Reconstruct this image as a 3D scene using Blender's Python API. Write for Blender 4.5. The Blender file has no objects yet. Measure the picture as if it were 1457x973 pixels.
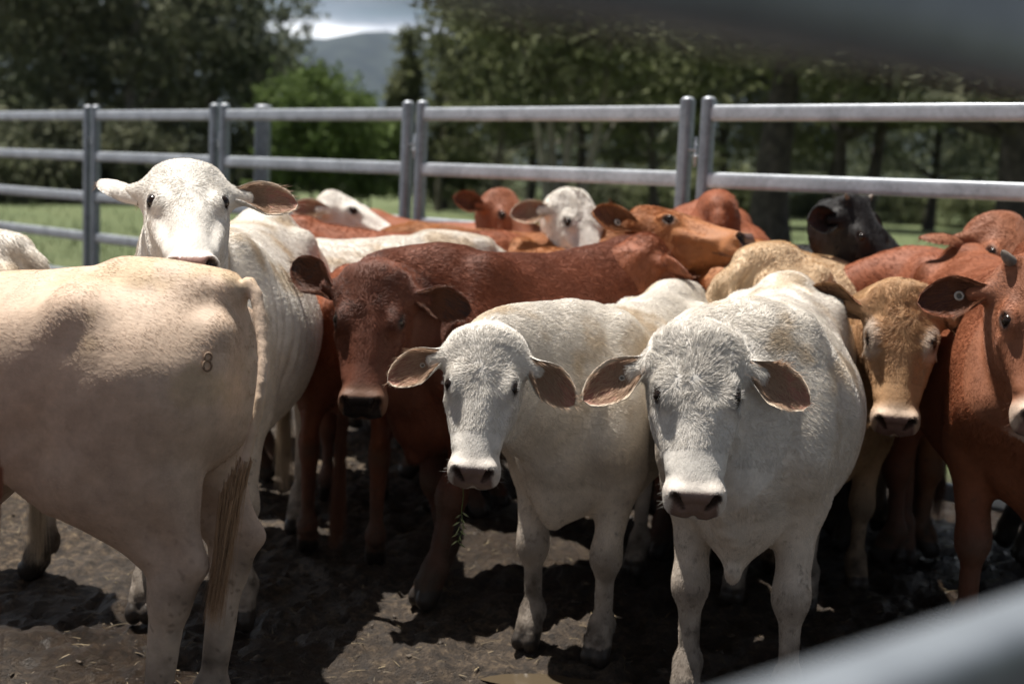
import bpy, math, time, sys
import numpy as np
from mathutils import Vector, Matrix
T00 = time.time()
rng = np.random.default_rng(7)
sc = bpy.context.scene
COL = sc.collection
R = math.radians

# ------------------------------------------------------------------ camera
FPX, PITCH, ROLL, CAMZ = 1850.0, R(7.0), R(2.6), 1.34
_F = np.array([0, math.cos(PITCH), -math.sin(PITCH)])
_R0 = np.array([1.0, 0, 0]); _U0 = np.array([0, math.sin(PITCH), math.cos(PITCH)])
_R = _R0*math.cos(ROLL)+_U0*math.sin(ROLL); _U = _U0*math.cos(ROLL)-_R0*math.sin(ROLL)
CAMP = np.array([0, 0, CAMZ])
def at(px, py, Y):
    """point of the place seen at photo pixel (1457x973), Y metres in front"""
    d = _F+_R*(px-728.5)/FPX+_U*(486.5-py)/FPX
    return CAMP+d*(Y/d[1])
cam = bpy.data.cameras.new('camera'); camo = bpy.data.objects.new('camera', cam); COL.objects.link(camo)
cam.sensor_width = 36; cam.lens = FPX/1457*36; cam.clip_end = 9000; cam.clip_start = 0.02
M = Matrix(((_R[0], _U[0], -_F[0], 0), (_R[1], _U[1], -_F[1], 0), (_R[2], _U[2], -_F[2], CAMZ), (0, 0, 0, 1)))
camo.matrix_world = M
cam.dof.use_dof = True; cam.dof.focus_distance = 3.1; cam.dof.aperture_fstop = 2.5
sc.camera = camo

# ------------------------------------------------------------------ light
SUN_EL, SUN_DIR = R(72), np.array([-0.72, 0.42])       # towards the sun, on the ground plane
az = math.atan2(SUN_DIR[0], SUN_DIR[1])                 # clockwise from +Y
w = bpy.data.worlds.new('World'); sc.world = w; w.use_nodes = True
nt = w.node_tree; nt.nodes.clear()
def N(nt, t, **k):
    n = nt.nodes.new(t)
    for a, v in k.items():
        if a.startswith('i_'): n.inputs[a[2:].replace('_', ' ')].default_value = v
        else: setattr(n, a, v)
    return n
out = N(nt, 'ShaderNodeOutputWorld'); bg = N(nt, 'ShaderNodeBackground'); bg.inputs[1].default_value = 0.042
sky = N(nt, 'ShaderNodeTexSky'); sky.sky_type = 'NISHITA'; sky.sun_disc = False
sky.sun_elevation = SUN_EL; sky.sun_rotation = az; sky.air_density = 1.2; sky.dust_density = 1.2
tc = N(nt, 'ShaderNodeTexCoord'); mp = N(nt, 'ShaderNodeMapping'); mp.inputs['Scale'].default_value = (2.2, 2.2, 9)
nz = N(nt, 'ShaderNodeTexNoise'); nz.inputs['Scale'].default_value = 2.2; nz.inputs['Detail'].default_value = 7
cr = N(nt, 'ShaderNodeValToRGB'); cr.color_ramp.elements[0].position = .34; cr.color_ramp.elements[1].position = .52
nz2 = N(nt, 'ShaderNodeTexNoise'); nz2.inputs['Scale'].default_value = 3.5; nz2.inputs['Detail'].default_value = 5
cc = N(nt, 'ShaderNodeValToRGB'); cc.color_ramp.elements[0].color = (1.7, 1.8, 2.0, 1); cc.color_ramp.elements[1].color = (6.8, 6.9, 7.0, 1)
cc.color_ramp.elements[0].position = .38; cc.color_ramp.elements[1].position = .66
mx = N(nt, 'ShaderNodeMixRGB')
L = nt.links.new
L(tc.outputs['Generated'], mp.inputs[0]); L(mp.outputs[0], nz.inputs[0]); L(mp.outputs[0], nz2.inputs[0])
L(nz.outputs[0], cr.inputs[0]); L(nz2.outputs[0], cc.inputs[0]); L(cr.outputs[0], mx.inputs[0])
sepz = N(nt, 'ShaderNodeSeparateXYZ'); L(tc.outputs['Generated'], sepz.inputs[0])
lowr = N(nt, 'ShaderNodeMapRange'); lowr.inputs[1].default_value = .05; lowr.inputs[2].default_value = .30; lowr.inputs[3].default_value = 4.4; lowr.inputs[4].default_value = 1.0
L(sepz.outputs['Z'], lowr.inputs[0])
dpn = N(nt, 'ShaderNodeVectorMath', operation='DOT_PRODUCT'); dpn.inputs[1].default_value = (-.35, .93, .1); L(tc.outputs['Generated'], dpn.inputs[0])
sunw = N(nt, 'ShaderNodeMapRange'); sunw.inputs[1].default_value = -.5; sunw.inputs[2].default_value = .95; sunw.inputs[3].default_value = .45; sunw.inputs[4].default_value = 1.25; L(dpn.outputs['Value'], sunw.inputs[0])
lm = N(nt, 'ShaderNodeMath', operation='MULTIPLY'); L(lowr.outputs[0], lm.inputs[0]); L(sunw.outputs[0], lm.inputs[1])
scl = N(nt, 'ShaderNodeVectorMath', operation='SCALE'); L(cc.outputs[0], scl.inputs[0]); L(lm.outputs[0], scl.inputs['Scale'])
L(sky.outputs[0], mx.inputs[1]); L(scl.outputs[0], mx.inputs[2]); L(mx.outputs[0], bg.inputs[0]); L(bg.outputs[0], out.inputs[0])
sl = bpy.data.lights.new('sun', 'SUN'); sl.energy = 5.0; sl.angle = R(.53); sl.color = (1, .95, .88)
so = bpy.data.objects.new('sun', sl); COL.objects.link(so)
h_ = SUN_DIR/np.linalg.norm(SUN_DIR)
TOSUN = Vector((h_[0]*math.cos(SUN_EL), h_[1]*math.cos(SUN_EL), math.sin(SUN_EL)))
so.rotation_euler = (-TOSUN).to_track_quat('-Z', 'Y').to_euler(); so.location = (0, 0, 12)
sc.view_settings.view_transform = 'Standard'; sc.view_settings.look = 'None'
sc.view_settings.exposure = 0.74; sc.view_settings.gamma = 1
sc.render.engine = 'CYCLES'
sc.cycles.use_denoising = True
try: sc.cycles.denoiser = 'OPENIMAGEDENOISE'
except Exception: pass
sc.cycles.max_bounces = 7; sc.cycles.diffuse_bounces = 3; sc.cycles.glossy_bounces = 2
sc.cycles.transparent_max_bounces = 6; sc.cycles.volume_bounces = 0
try: sc.cycles_curves.shape = 'RIBBONS'
except Exception: pass

# ------------------------------------------------------------------ helpers
def tag(o, label=None, cat=None, group=None, kind=None):
    if label: o['label'] = label
    if cat: o['category'] = cat
    if group: o['group'] = group
    if kind: o['kind'] = kind
    return o
def empty(name, loc=(0, 0, 0), rz=0):
    o = bpy.data.objects.new(name, None); COL.objects.link(o); o.location = loc; o.rotation_euler = (0, 0, rz)
    o.empty_display_size = .1
    return o
def mesh_obj(name, V, F, mat, parent=None, smooth=True, col=None, matidx=None, alpha=None):
    """F: (n,3)/(n,4) array or list"""
    me = bpy.data.meshes.new(name)
    V = np.asarray(V, np.float32)
    if isinstance(F, np.ndarray):
        n, k = F.shape
        me.vertices.add(len(V)); me.vertices.foreach_set('co', V.ravel())
        me.loops.add(n*k); me.loops.foreach_set('vertex_index', F.ravel().astype(np.int32))
        me.polygons.add(n); me.polygons.foreach_set('loop_start', np.arange(0, n*k, k, dtype=np.int32))
        me.polygons.foreach_set('loop_total', np.full(n, k, np.int32))
        me.update(calc_edges=True)
    else:
        me.from_pydata(V.tolist(), [], F)
    if smooth: me.polygons.foreach_set('use_smooth', np.ones(len(me.polygons), bool))
    for m in (mat if isinstance(mat, (list, tuple)) else [mat]): me.materials.append(m)
    if matidx is not None: me.polygons.foreach_set('material_index', np.asarray(matidx, np.int32))
    if col is not None:
        a = me.color_attributes.new('col', 'FLOAT_COLOR', 'POINT')
        c4 = np.ones((len(V), 4), np.float32); c4[:, :3] = col
        if alpha is not None: c4[:, 3] = alpha
        a.data.foreach_set('color', c4.ravel())
    me.update()
    o = bpy.data.objects.new(name, me); COL.objects.link(o)
    if parent is not None: o.parent = parent
    return o
def nrm(v):
    v = np.asarray(v, float); return v/(np.linalg.norm(v)+1e-12)
def hash3(i, j, k, s):
    n = (i*73856093) ^ (j*19349663) ^ (k*83492791) ^ (s*2654435761)
    n = (n ^ (n >> 13))*1274126177 & 0x7fffffff
    return ((n ^ (n >> 16)) & 0xffff)/65535.0
def vnoise(P, scale, seed=0):
    """value noise -1..1 at points (n,3)"""
    q = np.asarray(P, float)*scale; i = np.floor(q).astype(np.int64); f = q-i; f = f*f*(3-2*f)
    o = 0
    for a in (0, 1):
        for b in (0, 1):
            for c in (0, 1):
                wt = (f[:, 0] if a else 1-f[:, 0])*(f[:, 1] if b else 1-f[:, 1])*(f[:, 2] if c else 1-f[:, 2])
                o = o+wt*hash3(i[:, 0]+a, i[:, 1]+b, i[:, 2]+c, seed+1)
    return o*2-1
def fbm(P, scale, oct=4, seed=0):
    o = 0; a = 1; t = 0
    for k in range(oct):
        o = o+a*vnoise(P, scale*2**k, seed+k*17); t += a; a *= .5
    return o/t
def sstep(a, b, x):
    t = np.clip((x-a)/(b-a), 0, 1); return t*t*(3-2*t)

# ------------------------------------------------------------------ materials
def mat(name):
    m = bpy.data.materials.new(name); m.use_nodes = True; nt = m.node_tree
    b = nt.nodes['Principled BSDF']
    return m, nt, b
def noise_mat(name, c1, c2, scale=8, rough=.8, bump=0, bscale=60, detail=6, metallic=0, spec=.5, rough2=None):
    m, nt, b = mat(name)
    tc = N(nt, 'ShaderNodeTexCoord'); n = N(nt, 'ShaderNodeTexNoise'); n.inputs['Scale'].default_value = scale; n.inputs['Detail'].default_value = detail
    r = N(nt, 'ShaderNodeValToRGB'); r.color_ramp.elements[0].color = (*c1, 1); r.color_ramp.elements[1].color = (*c2, 1)
    r.color_ramp.elements[0].position = .35; r.color_ramp.elements[1].position = .65
    nt.links.new(tc.outputs['Object'], n.inputs[0]); nt.links.new(n.outputs[0], r.inputs[0]); nt.links.new(r.outputs[0], b.inputs['Base Color'])
    b.inputs['Roughness'].default_value = rough; b.inputs['Metallic'].default_value = metallic; b.inputs['Specular IOR Level'].default_value = spec
    if rough2 is not None:
        mr = N(nt, 'ShaderNodeMapRange'); mr.inputs[3].default_value = rough; mr.inputs[4].default_value = rough2
        mr.inputs[1].default_value = .35; mr.inputs[2].default_value = .65
        nt.links.new(n.outputs[0], mr.inputs[0]); nt.links.new(mr.outputs[0], b.inputs['Roughness'])
    if bump:
        n2 = N(nt, 'ShaderNodeTexNoise'); n2.inputs['Scale'].default_value = bscale; n2.inputs['Detail'].default_value = 5
        bp = N(nt, 'ShaderNodeBump'); bp.inputs['Strength'].default_value = bump; bp.inputs['Distance'].default_value = .01
        nt.links.new(tc.outputs['Object'], n2.inputs[0]); nt.links.new(n2.outputs[0], bp.inputs['Height']); nt.links.new(bp.outputs[0], b.inputs['Normal'])
    return m
def hide_mat():
    m, nt, b = mat('short_coat')
    at_ = N(nt, 'ShaderNodeAttribute', attribute_name='col'); tc = N(nt, 'ShaderNodeTexCoord')
    n = N(nt, 'ShaderNodeTexNoise'); n.inputs['Scale'].default_value = 26; n.inputs['Detail'].default_value = 8; n.inputs['Roughness'].default_value = .65
    mr = N(nt, 'ShaderNodeMapRange'); mr.inputs[1].default_value = .3; mr.inputs[2].default_value = .7; mr.inputs[3].default_value = .78; mr.inputs[4].default_value = 1.14
    mx = N(nt, 'ShaderNodeVectorMath', operation='SCALE')
    L = nt.links.new
    L(tc.outputs['Object'], n.inputs[0]); L(n.outputs[0], mr.inputs[0]); L(at_.outputs['Color'], mx.inputs[0]); L(mr.outputs[0], mx.inputs['Scale'])
    L(mx.outputs[0], b.inputs['Base Color'])
    mp = N(nt, 'ShaderNodeMapping'); mp.inputs['Scale'].default_value = (60, 200, 90)
    n2 = N(nt, 'ShaderNodeTexNoise'); n2.inputs['Scale'].default_value = 1; n2.inputs['Detail'].default_value = 4
    bp = N(nt, 'ShaderNodeBump'); bp.inputs['Strength'].default_value = .35; bp.inputs['Distance'].default_value = .004
    L(tc.outputs['Object'], mp.inputs[0]); L(mp.outputs[0], n2.inputs[0]); L(n2.outputs[0], bp.inputs['Height']); L(bp.outputs[0], b.inputs['Normal'])
    rm = N(nt, 'ShaderNodeMapRange'); rm.inputs[3].default_value = .24; rm.inputs[4].default_value = .64; L(at_.outputs['Alpha'], rm.inputs[0]); L(rm.outputs[0], b.inputs['Roughness'])
    b.inputs['Specular IOR Level'].default_value = .32
    return m
def hair_mat():
    m, nt, b = mat('hair')
    at_ = N(nt, 'ShaderNodeAttribute', attribute_name='col')
    nt.links.new(at_.outputs['Color'], b.inputs['Base Color'])
    b.inputs['Roughness'].default_value = .50; b.inputs['Specular IOR Level'].default_value = .30
    return m
M_HIDE, M_HAIR = hide_mat(), hair_mat()
M_NOSE = noise_mat('wet_nose_skin', (.085, .055, .05), (.16, .105, .095), 60, .30, .5, 420)
M_NOSE_D = noise_mat('dark_nose_skin', (.018, .014, .015), (.045, .036, .036), 60, .30, .5, 420)
M_NOSE_P = noise_mat('pink_nose_skin', (.22, .115, .095), (.36, .21, .18), 60, .30, .5, 420)
M_EYE = noise_mat('eye_dark', (.006, .004, .003), (.02, .011, .007), 30, .16, spec=.35)
M_HORN = noise_mat('horn_grey', (.10, .08, .065), (.25, .20, .16), 40, .5)
M_BRAND = noise_mat('branded_skin', (.15, .10, .065), (.30, .21, .14), 160, .8)
M_TAG = noise_mat('ear_tag_plastic', (.36, .33, .28), (.52, .48, .42), 50, .5)
M_TAGD = noise_mat('ear_tag_centre', (.07, .065, .05), (.14, .13, .10), 50, .45)
def galv():
    m, nt, b = mat('galvanised_steel')
    tc = N(nt, 'ShaderNodeTexCoord'); v = N(nt, 'ShaderNodeTexVoronoi'); v.inputs['Scale'].default_value = 55
    n = N(nt, 'ShaderNodeTexNoise'); n.inputs['Scale'].default_value = 9; n.inputs['Detail'].default_value = 6
    a = N(nt, 'ShaderNodeMath', operation='MULTIPLY_ADD'); a.inputs[1].default_value = .25
    r = N(nt, 'ShaderNodeValToRGB'); r.color_ramp.elements[0].color = (.33, .355, .385, 1); r.color_ramp.elements[1].color = (.58, .615, .66, 1)
    r.color_ramp.elements[0].position = .35; r.color_ramp.elements[1].position = .9
    L = nt.links.new
    L(tc.outputs['Object'], v.inputs[0]); L(tc.outputs['Object'], n.inputs[0]); L(v.outputs['Color'], a.inputs[0]); L(n.outputs[0], a.inputs[2]); L(a.outputs[0], r.inputs[0])
    L(r.outputs[0], b.inputs['Base Color']); b.inputs['Metallic'].default_value = .35; b.inputs['Roughness'].default_value = .40
    bp = N(nt, 'ShaderNodeBump'); bp.inputs['Strength'].default_value = .08; L(n.outputs[0], bp.inputs['Height']); L(bp.outputs[0], b.inputs['Normal'])
    return m
M_GALV = galv()
M_GALV_N = galv(); M_GALV_N.name = 'shaded_galvanised_steel'  # darker copy: shade on uprights, post and near rails put into the colour
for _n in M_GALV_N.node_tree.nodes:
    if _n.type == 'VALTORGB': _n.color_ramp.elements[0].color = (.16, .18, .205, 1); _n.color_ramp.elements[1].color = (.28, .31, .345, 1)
M_RUST = noise_mat('weld_rust', (.10, .045, .02), (.25, .2, .17), 80, .7)
M_BARK = noise_mat('bark', (.09, .075, .062), (.22, .19, .16), 6, .9, .8, 25)
M_BARKP = noise_mat('pale_bark', (.16, .14, .12), (.38, .34, .30), 3, .85, .5, 20)
M_BARKD = noise_mat('dark_bark', (.028, .023, .02), (.08, .066, .056), 6, .9, .8, 25)
def leaf_mat(name, c1, c2):
    m = noise_mat(name, c1, c2, .9, .85, spec=.15)
    b = m.node_tree.nodes['Principled BSDF']
    b.inputs['Transmission Weight'].default_value = 0
    nt = m.node_tree
    tr = N(nt, 'ShaderNodeBsdfTranslucent'); ms = N(nt, 'ShaderNodeMixShader'); ms.inputs[0].default_value = .3
    src = b.inputs['Base Color'].links[0].from_socket; nt.links.new(src, tr.inputs[0])
    o = nt.nodes['Material Output']; nt.links.new(b.outputs[0], ms.inputs[1]); nt.links.new(tr.outputs[0], ms.inputs[2]); nt.links.new(ms.outputs[0], o.inputs[0])
    return m
M_LEAF_D = leaf_mat('leaves_dark', (.085, .098, .062), (.19, .195, .125))
M_LEAF_M = leaf_mat('leaves_olive', (.085, .10, .050), (.20, .215, .115))
M_LEAF_G = leaf_mat('leaves_bright', (.065, .10, .028), (.15, .205, .07))
M_LEAF_B = leaf_mat('leaves_grey_green', (.085, .10, .07), (.19, .21, .14))

# ------------------------------------------------------------------ implicit surfaces
class Field:
    def __init__(s, lo, hi, h):
        s.lo = np.asarray(lo, np.float32); s.h = np.float32(h)
        s.n = np.ceil((np.asarray(hi)-s.lo)/h).astype(int)+1
        s.F = np.full(tuple(s.n), 1.0, np.float32)
        s.ax = [s.lo[i]+s.h*np.arange(s.n[i], dtype=np.float32) for i in range(3)]
    def slab(s, lo, hi):
        a = np.clip(np.floor((np.asarray(lo)-s.lo)/s.h).astype(int), 0, s.n); b = np.clip(np.ceil((np.asarray(hi)-s.lo)/s.h).astype(int)+1, 0, s.n)
        if np.any(b-a < 1): return None, None, None, None
        sl = tuple(slice(a[i], b[i]) for i in range(3))
        return sl, s.ax[0][sl[0]][:, None, None], s.ax[1][sl[1]][None, :, None], s.ax[2][sl[2]][None, None, :]
    def add(s, sl, d, k):
        A = s.F[sl]; hh = np.clip(.5+.5*(A-d)/k, 0, 1)
        s.F[sl] = A+(d-A)*hh-k*hh*(1-hh)
    def sub(s, sl, d, k):
        A = s.F[sl]; d = -d; hh = np.clip(.5-.5*(A-d)/k, 0, 1)
        s.F[sl] = A+(d-A)*hh+k*hh*(1-hh)
    def eseg(s, a, b, ra, rb, k=.03, side=(0, 1, 0), op='add'):
        a = np.asarray(a, float); b = np.asarray(b, float)
        if np.isscalar(ra): ra = (ra, ra)
        if np.isscalar(rb): rb = (rb, rb)
        R_ = max(*ra, *rb)+k+2*float(s.h)
        sl, X, Y, Z = s.slab(np.minimum(a, b)-R_, np.maximum(a, b)+R_)
        if sl is None: return
        ab = b-a; l2 = float(ab@ab)
        if l2 < 1e-10: ab = np.array([1e-4, 0, 0]); l2 = 1e-8
        e = ab/math.sqrt(l2); sd = np.asarray(side, float); sd = sd-e*(sd@e); sd = nrm(sd) if np.linalg.norm(sd) > 1e-3 else nrm(np.cross(e, [.3, .4, .9])); n = np.cross(e, sd)
        f = np.float32
        px, py, pz = X-f(a[0]), Y-f(a[1]), Z-f(a[2])
        al = px*f(e[0])+py*f(e[1])+pz*f(e[2])
        t = np.clip(al/f(math.sqrt(l2)), 0, 1)
        qa = al-t*f(math.sqrt(l2))
        qs = px*f(sd[0])+py*f(sd[1])+pz*f(sd[2]); qn = px*f(n[0])+py*f(n[1])+pz*f(n[2])
        rs = f(ra[0])+t*f(rb[0]-ra[0]); rn = f(ra[1])+t*f(rb[1]-ra[1]); rr = (rs+rn)*f(.5)
        K = np.sqrt((qs/rs)**2+(qn/rn)**2+(qa/rr)**2)
        d = (K-1)*np.minimum(rs, rn)
        (s.add if op == 'add' else s.sub)(sl, d, f(k))
    def ell(s, c, rad, axes=None, k=.03, op='add'):
        """ellipsoid with axes rows"""
        c = np.asarray(c, float); Rm = max(rad)+k+2*float(s.h)
        sl, X, Y, Z = s.slab(c-Rm, c+Rm)
        if sl is None: return
        A = np.eye(3) if axes is None else np.asarray(axes, float); f = np.float32
        px, py, pz = X-f(c[0]), Y-f(c[1]), Z-f(c[2]); K = 0
        for i in range(3): K = K+((px*f(A[i][0])+py*f(A[i][1])+pz*f(A[i][2]))/f(rad[i]))**2
        d = (np.sqrt(K)-1)*f(min(rad))
        (s.add if op == 'add' else s.sub)(sl, d, f(k))
    def loft(s, o, A, st, k=.03, topn=.25, botn=0., pw=2.2):
        """st rows: (t, half width, low, high) along axis A[0]; side A[1]; up A[2]"""
        st = np.asarray(st, float); tt = np.linspace(st[0, 0], st[-1, 0], 160)
        cols = [catmull(st[:, 0], st[:, c], tt) for c in (1, 2, 3)]
        o = np.asarray(o, float); A = np.asarray(A, float)
        pts = [o+A[0]*t+A[1]*sy*r[1]+A[2]*zz for r, t in zip(st, st[:, 0]) for sy in (-1, 1) for zz in (r[2], r[3])]
        pts = np.array(pts); m = k+2*float(s.h)
        sl, X, Y, Z = s.slab(pts.min(0)-m, pts.max(0)+m)
        if sl is None: return
        f = np.float32; px, py, pz = X-f(o[0]), Y-f(o[1]), Z-f(o[2])
        u = px*f(A[0][0])+py*f(A[0][1])+pz*f(A[0][2]); v = px*f(A[1][0])+py*f(A[1][1])+pz*f(A[1][2]); ww = px*f(A[2][0])+py*f(A[2][1])+pz*f(A[2][2])
        uc = np.clip(u, tt[0], tt[-1])
        hw = np.interp(uc, tt, cols[0]).astype(f); lo = np.interp(uc, tt, cols[1]).astype(f); hi = np.interp(uc, tt, cols[2]).astype(f)
        cz = (lo+hi)*f(.5); rz = (hi-lo)*f(.5)
        zz = (ww-cz)/rz
        hw = hw*(1-f(topn)*np.clip(zz, 0, 1)**1.6-f(botn)*np.clip(-zz, 0, 1)**1.5)
        K = (np.abs(v/hw)**pw+np.abs(zz)**pw)**(1/pw)
        d = (K-1)*np.minimum(hw, rz)
        ue = np.maximum(tt[0]-u, u-tt[-1]); d = np.maximum(d, ue)
        s.add(sl, d.astype(f), f(k))
    def mesh(s):
        F = s.F; h = s.h; ins = F < 0; nx, ny, nzz = F.shape; D = (nx-1, ny-1, nzz-1)
        cid, cpos, quads = [], [], []
        for a in range(3):
            s0 = [slice(None)]*3; s1 = [slice(None)]*3; s0[a] = slice(0, -1); s1[a] = slice(1, None)
            m = ins[tuple(s0)] != ins[tuple(s1)]
            I = np.array(np.nonzero(m)); 
            J = I.copy(); J[a] += 1
            f0 = F[I[0], I[1], I[2]]; f1 = F[J[0], J[1], J[2]]
            t = f0/(f0-f1+1e-12); P = I.astype(np.float32); P[a] += t
            b, c = (a+1) % 3, (a+2) % 3
            ok = (I[b] > 0) & (I[c] > 0) & (I[b] < D[b]) & (I[c] < D[c])
            ring = []
            for db, dc in ((-1, -1), (0, -1), (0, 0), (-1, 0)):
                C = I.copy(); C[b] += db; C[c] += dc
                v = (C[b] >= 0) & (C[c] >= 0) & (C[b] < D[b]) & (C[c] < D[c])
                L_ = (C[0]*D[1]+C[1])*D[2]+C[2]
                cid.append(L_[v]); cpos.append(P[:, v]); ring.append(L_)
            Q = np.array(ring)[:, ok].T; flip = f0[ok] >= 0
            Q[flip] = Q[flip][:, ::-1]; quads.append(Q)
        cid = np.concatenate(cid); cpos = np.concatenate(cpos, 1); Q = np.concatenate(quads)
        uq, inv = np.unique(cid, return_inverse=True); cnt = np.bincount(inv)
        V = np.stack([np.bincount(inv, cpos[i])/cnt for i in range(3)], 1)*float(h)+s.lo
        return V, np.searchsorted(uq, Q)
def catmull(x, y, t):
    """monotone-ish cubic hermite through the stations"""
    d = np.diff(y)/np.diff(x); m = np.zeros_like(y); m[1:-1] = np.where(d[:-1]*d[1:] > 0, 2*d[:-1]*d[1:]/(d[:-1]+d[1:]+1e-12*np.sign(d[:-1]+d[1:]+1e-30)), 0); m[0] = d[0]; m[-1] = d[-1]
    i = np.clip(np.searchsorted(x, t)-1, 0, len(x)-2); h = x[i+1]-x[i]; s = (t-x[i])/h
    return (2*s**3-3*s**2+1)*y[i]+(s**3-2*s**2+s)*h*m[i]+(-2*s**3+3*s**2)*y[i+1]+(s**3-s**2)*h*m[i+1]

# ------------------------------------------------------------------ cattle
TORSO = [(-.755, .03, .90, .96), (-.74, .085, .80, 1.05), (-.70, .135, .74, 1.11), (-.62, .180, .68, 1.150), (-.50, .205, .64, 1.165), (-.36, .222, .655, 1.155),
         (-.20, .252, .555, 1.135), (0, .280, .475, 1.125), (.18, .272, .465, 1.130), (.33, .228, .485, 1.145), (.44, .188, .51, 1.140), (.54, .150, .55, 1.09), (.61, .11, .61, 1.02), (.655, .03, .75, .88)]
HEAD = [(-.194, .070, -.14, -.060), (-.186, .094, -.16, -.036), (-.165, .108, -.19, -.012), (-.12, .114, -.216, .006), (-.05, .115, -.222, .006), (0, .106, -.218, 0), (.05, .088, -.20, -.005),
        (.10, .072, -.178, -.012), (.15, .064, -.158, -.018), (.195, .064, -.142, -.021), (.228, .072, -.134, -.024), (.245, .071, -.132, -.032), (.262, .066, -.130, -.050), (.278, .052, -.126, -.075), (.288, .02, -.115, -.100)]
HN, HF = [], []
def head_axes(yaw, pitch, roll=0):
    u = np.array([math.cos(yaw)*math.cos(pitch), math.sin(yaw)*math.cos(pitch), -math.sin(pitch)])
    ww = np.array([math.cos(yaw)*math.sin(pitch), math.sin(yaw)*math.sin(pitch), math.cos(pitch)])
    v = np.cross(ww, u)
    return np.array([u, v*math.cos(roll)+ww*math.sin(roll), ww*math.cos(roll)-v*math.sin(roll)])
def ear_mesh(base, e, o, Ln, Wd, thick=.0045, roll0=R(235), roll1=R(112), nt_=22, ns=17, curl=.25):
    e = nrm(e); o = nrm(np.asarray(o)-e*(np.asarray(o)@e)); sd = np.cross(e, o)
    T = np.linspace(0, 1, nt_); S = np.linspace(-1, 1, ns)
    a = Wd*.5*np.interp(T, [0, .12, .3, .5, .7, .85, .95, 1], [.66, .74, .96, 1.10, 1.0, .76, .46, .05])*1.12
    th = roll0+(roll1-roll0)*sstep(0, .55, T)
    V = []; U = []
    for ly in (1, 0):
        for i, t in enumerate(T):
            rho = a[i]/(th[i]/2)
            for s_ in S:
                phi = s_*th[i]/2; rr = rho+(thick/2 if ly else -thick/2)*(1 if abs(s_) < .99 else 0)
                p = base+e*(t*Ln)+sd*(rr*math.sin(phi))-o*(rr*math.cos(phi)-rho*.75)-o*curl*.15*Ln*(t**2)+np.array([0, 0, -.06*Ln*t*t])
                V.append(p); U.append((t, s_, ly))
    F = []; nn = nt_*ns
    for i in range(nt_-1):
        for j in range(ns-1):
            q = i*ns+j
            F.append((q, q+1, q+ns+1, q+ns)); F.append((nn+q, nn+q+ns, nn+q+ns+1, nn+q+1))
        for j, fl in ((0, 0), (ns-1, 1)):
            q = i*ns+j; f_ = (q, q+ns, nn+q+ns, nn+q); F.append(f_ if not fl else f_[::-1])
    for j in range(ns-1):
        q = (nt_-1)*ns+j; F.append((q, q+1, nn+q+1, nn+q))
    return np.array(V), np.array(F), np.array(U)
def uvsphere(c, r, A=None, nu=20, nv=14):
    V = []; F = []
    A = np.eye(3) if A is None else A
    r = np.array([r]*3 if np.isscalar(r) else r)
    for i in range(nv+1):
        for j in range(nu):
            a = math.pi*i/nv; b = 2*math.pi*j/nu
            V.append(np.asarray(c)+(r*np.array([math.sin(a)*math.cos(b), math.sin(a)*math.sin(b), math.cos(a)]))@A)
    for i in range(nv):
        for j in range(nu): F.append((i*nu+j, (i+1)*nu+j, (i+1)*nu+(j+1) % nu, i*nu+(j+1) % nu))
    return np.array(V), np.array(F)
def torus(c, A, Rm, rm, nu=24, nv=8):
    V = []; F = []
    for i in range(nu):
        for j in range(nv):
            a = 2*math.pi*i/nu; b = 2*math.pi*j/nv
            V.append(np.asarray(c)+np.array([rm*math.sin(b), (Rm+rm*math.cos(b))*math.cos(a), (Rm+rm*math.cos(b))*math.sin(a)])@A)
    for i in range(nu):
        for j in range(nv): F.append((i*nv+j, ((i+1) % nu)*nv+j, ((i+1) % nu)*nv+(j+1) % nv, i*nv+(j+1) % nv))
    return np.array(V), np.array(F)
def bez(P, t):
    P = np.asarray(P, float); t = np.asarray(t)[:, None]
    return (1-t)**3*P[0]+3*(1-t)**2*t*P[1]+3*(1-t)*t*t*P[2]+t**3*P[3]
def make_hair(name, roots, nor, dirs, length, rad, colr, parent, npt=4, lift=.3, droop=0., seedn=0):
    n = len(roots)
    if n == 0: return None
    ts = np.linspace(0, 1, npt)
    P = np.zeros((n, npt, 3), np.float32)
    d0 = nor*lift+dirs; d0 /= np.linalg.norm(d0, axis=1)[:, None]
    d1 = nor*(lift*.25)+dirs; d1[:, 2] -= droop; d1 /= np.linalg.norm(d1, axis=1)[:, None]
    p = roots-nor*.001; st = (length/(npt-1))[:, None]
    P[:, 0] = p
    for i in range(1, npt):
        f = ts[i-1]; p = p+st*(d0*(1-f)+d1*f); P[:, i] = p
    cu = bpy.data.hair_curves.new(name); cu.add_curves([npt]*n)
    cu.attributes['position'].data.foreach_set('vector', P.ravel())
    ra = cu.attributes.get('radius') or cu.attributes.new('radius', 'FLOAT', 'POINT')
    rr = (rad[:, None]*np.array([1, .95, .7, .12])[None, :] if npt == 4 else rad[:, None]*np.linspace(1, .15, npt)[None, :]).astype(np.float32)
    ra.data.foreach_set('value', rr.ravel())
    ca = cu.attributes.new('col', 'FLOAT_COLOR', 'CURVE'); c4 = np.ones((n, 4), np.float32); c4[:, :3] = colr
    ca.data.foreach_set('color', c4.ravel())
    cu.materials.append(M_HAIR)
    o = bpy.data.objects.new(name, cu); COL.objects.link(o); o.parent = parent
    return o

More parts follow.
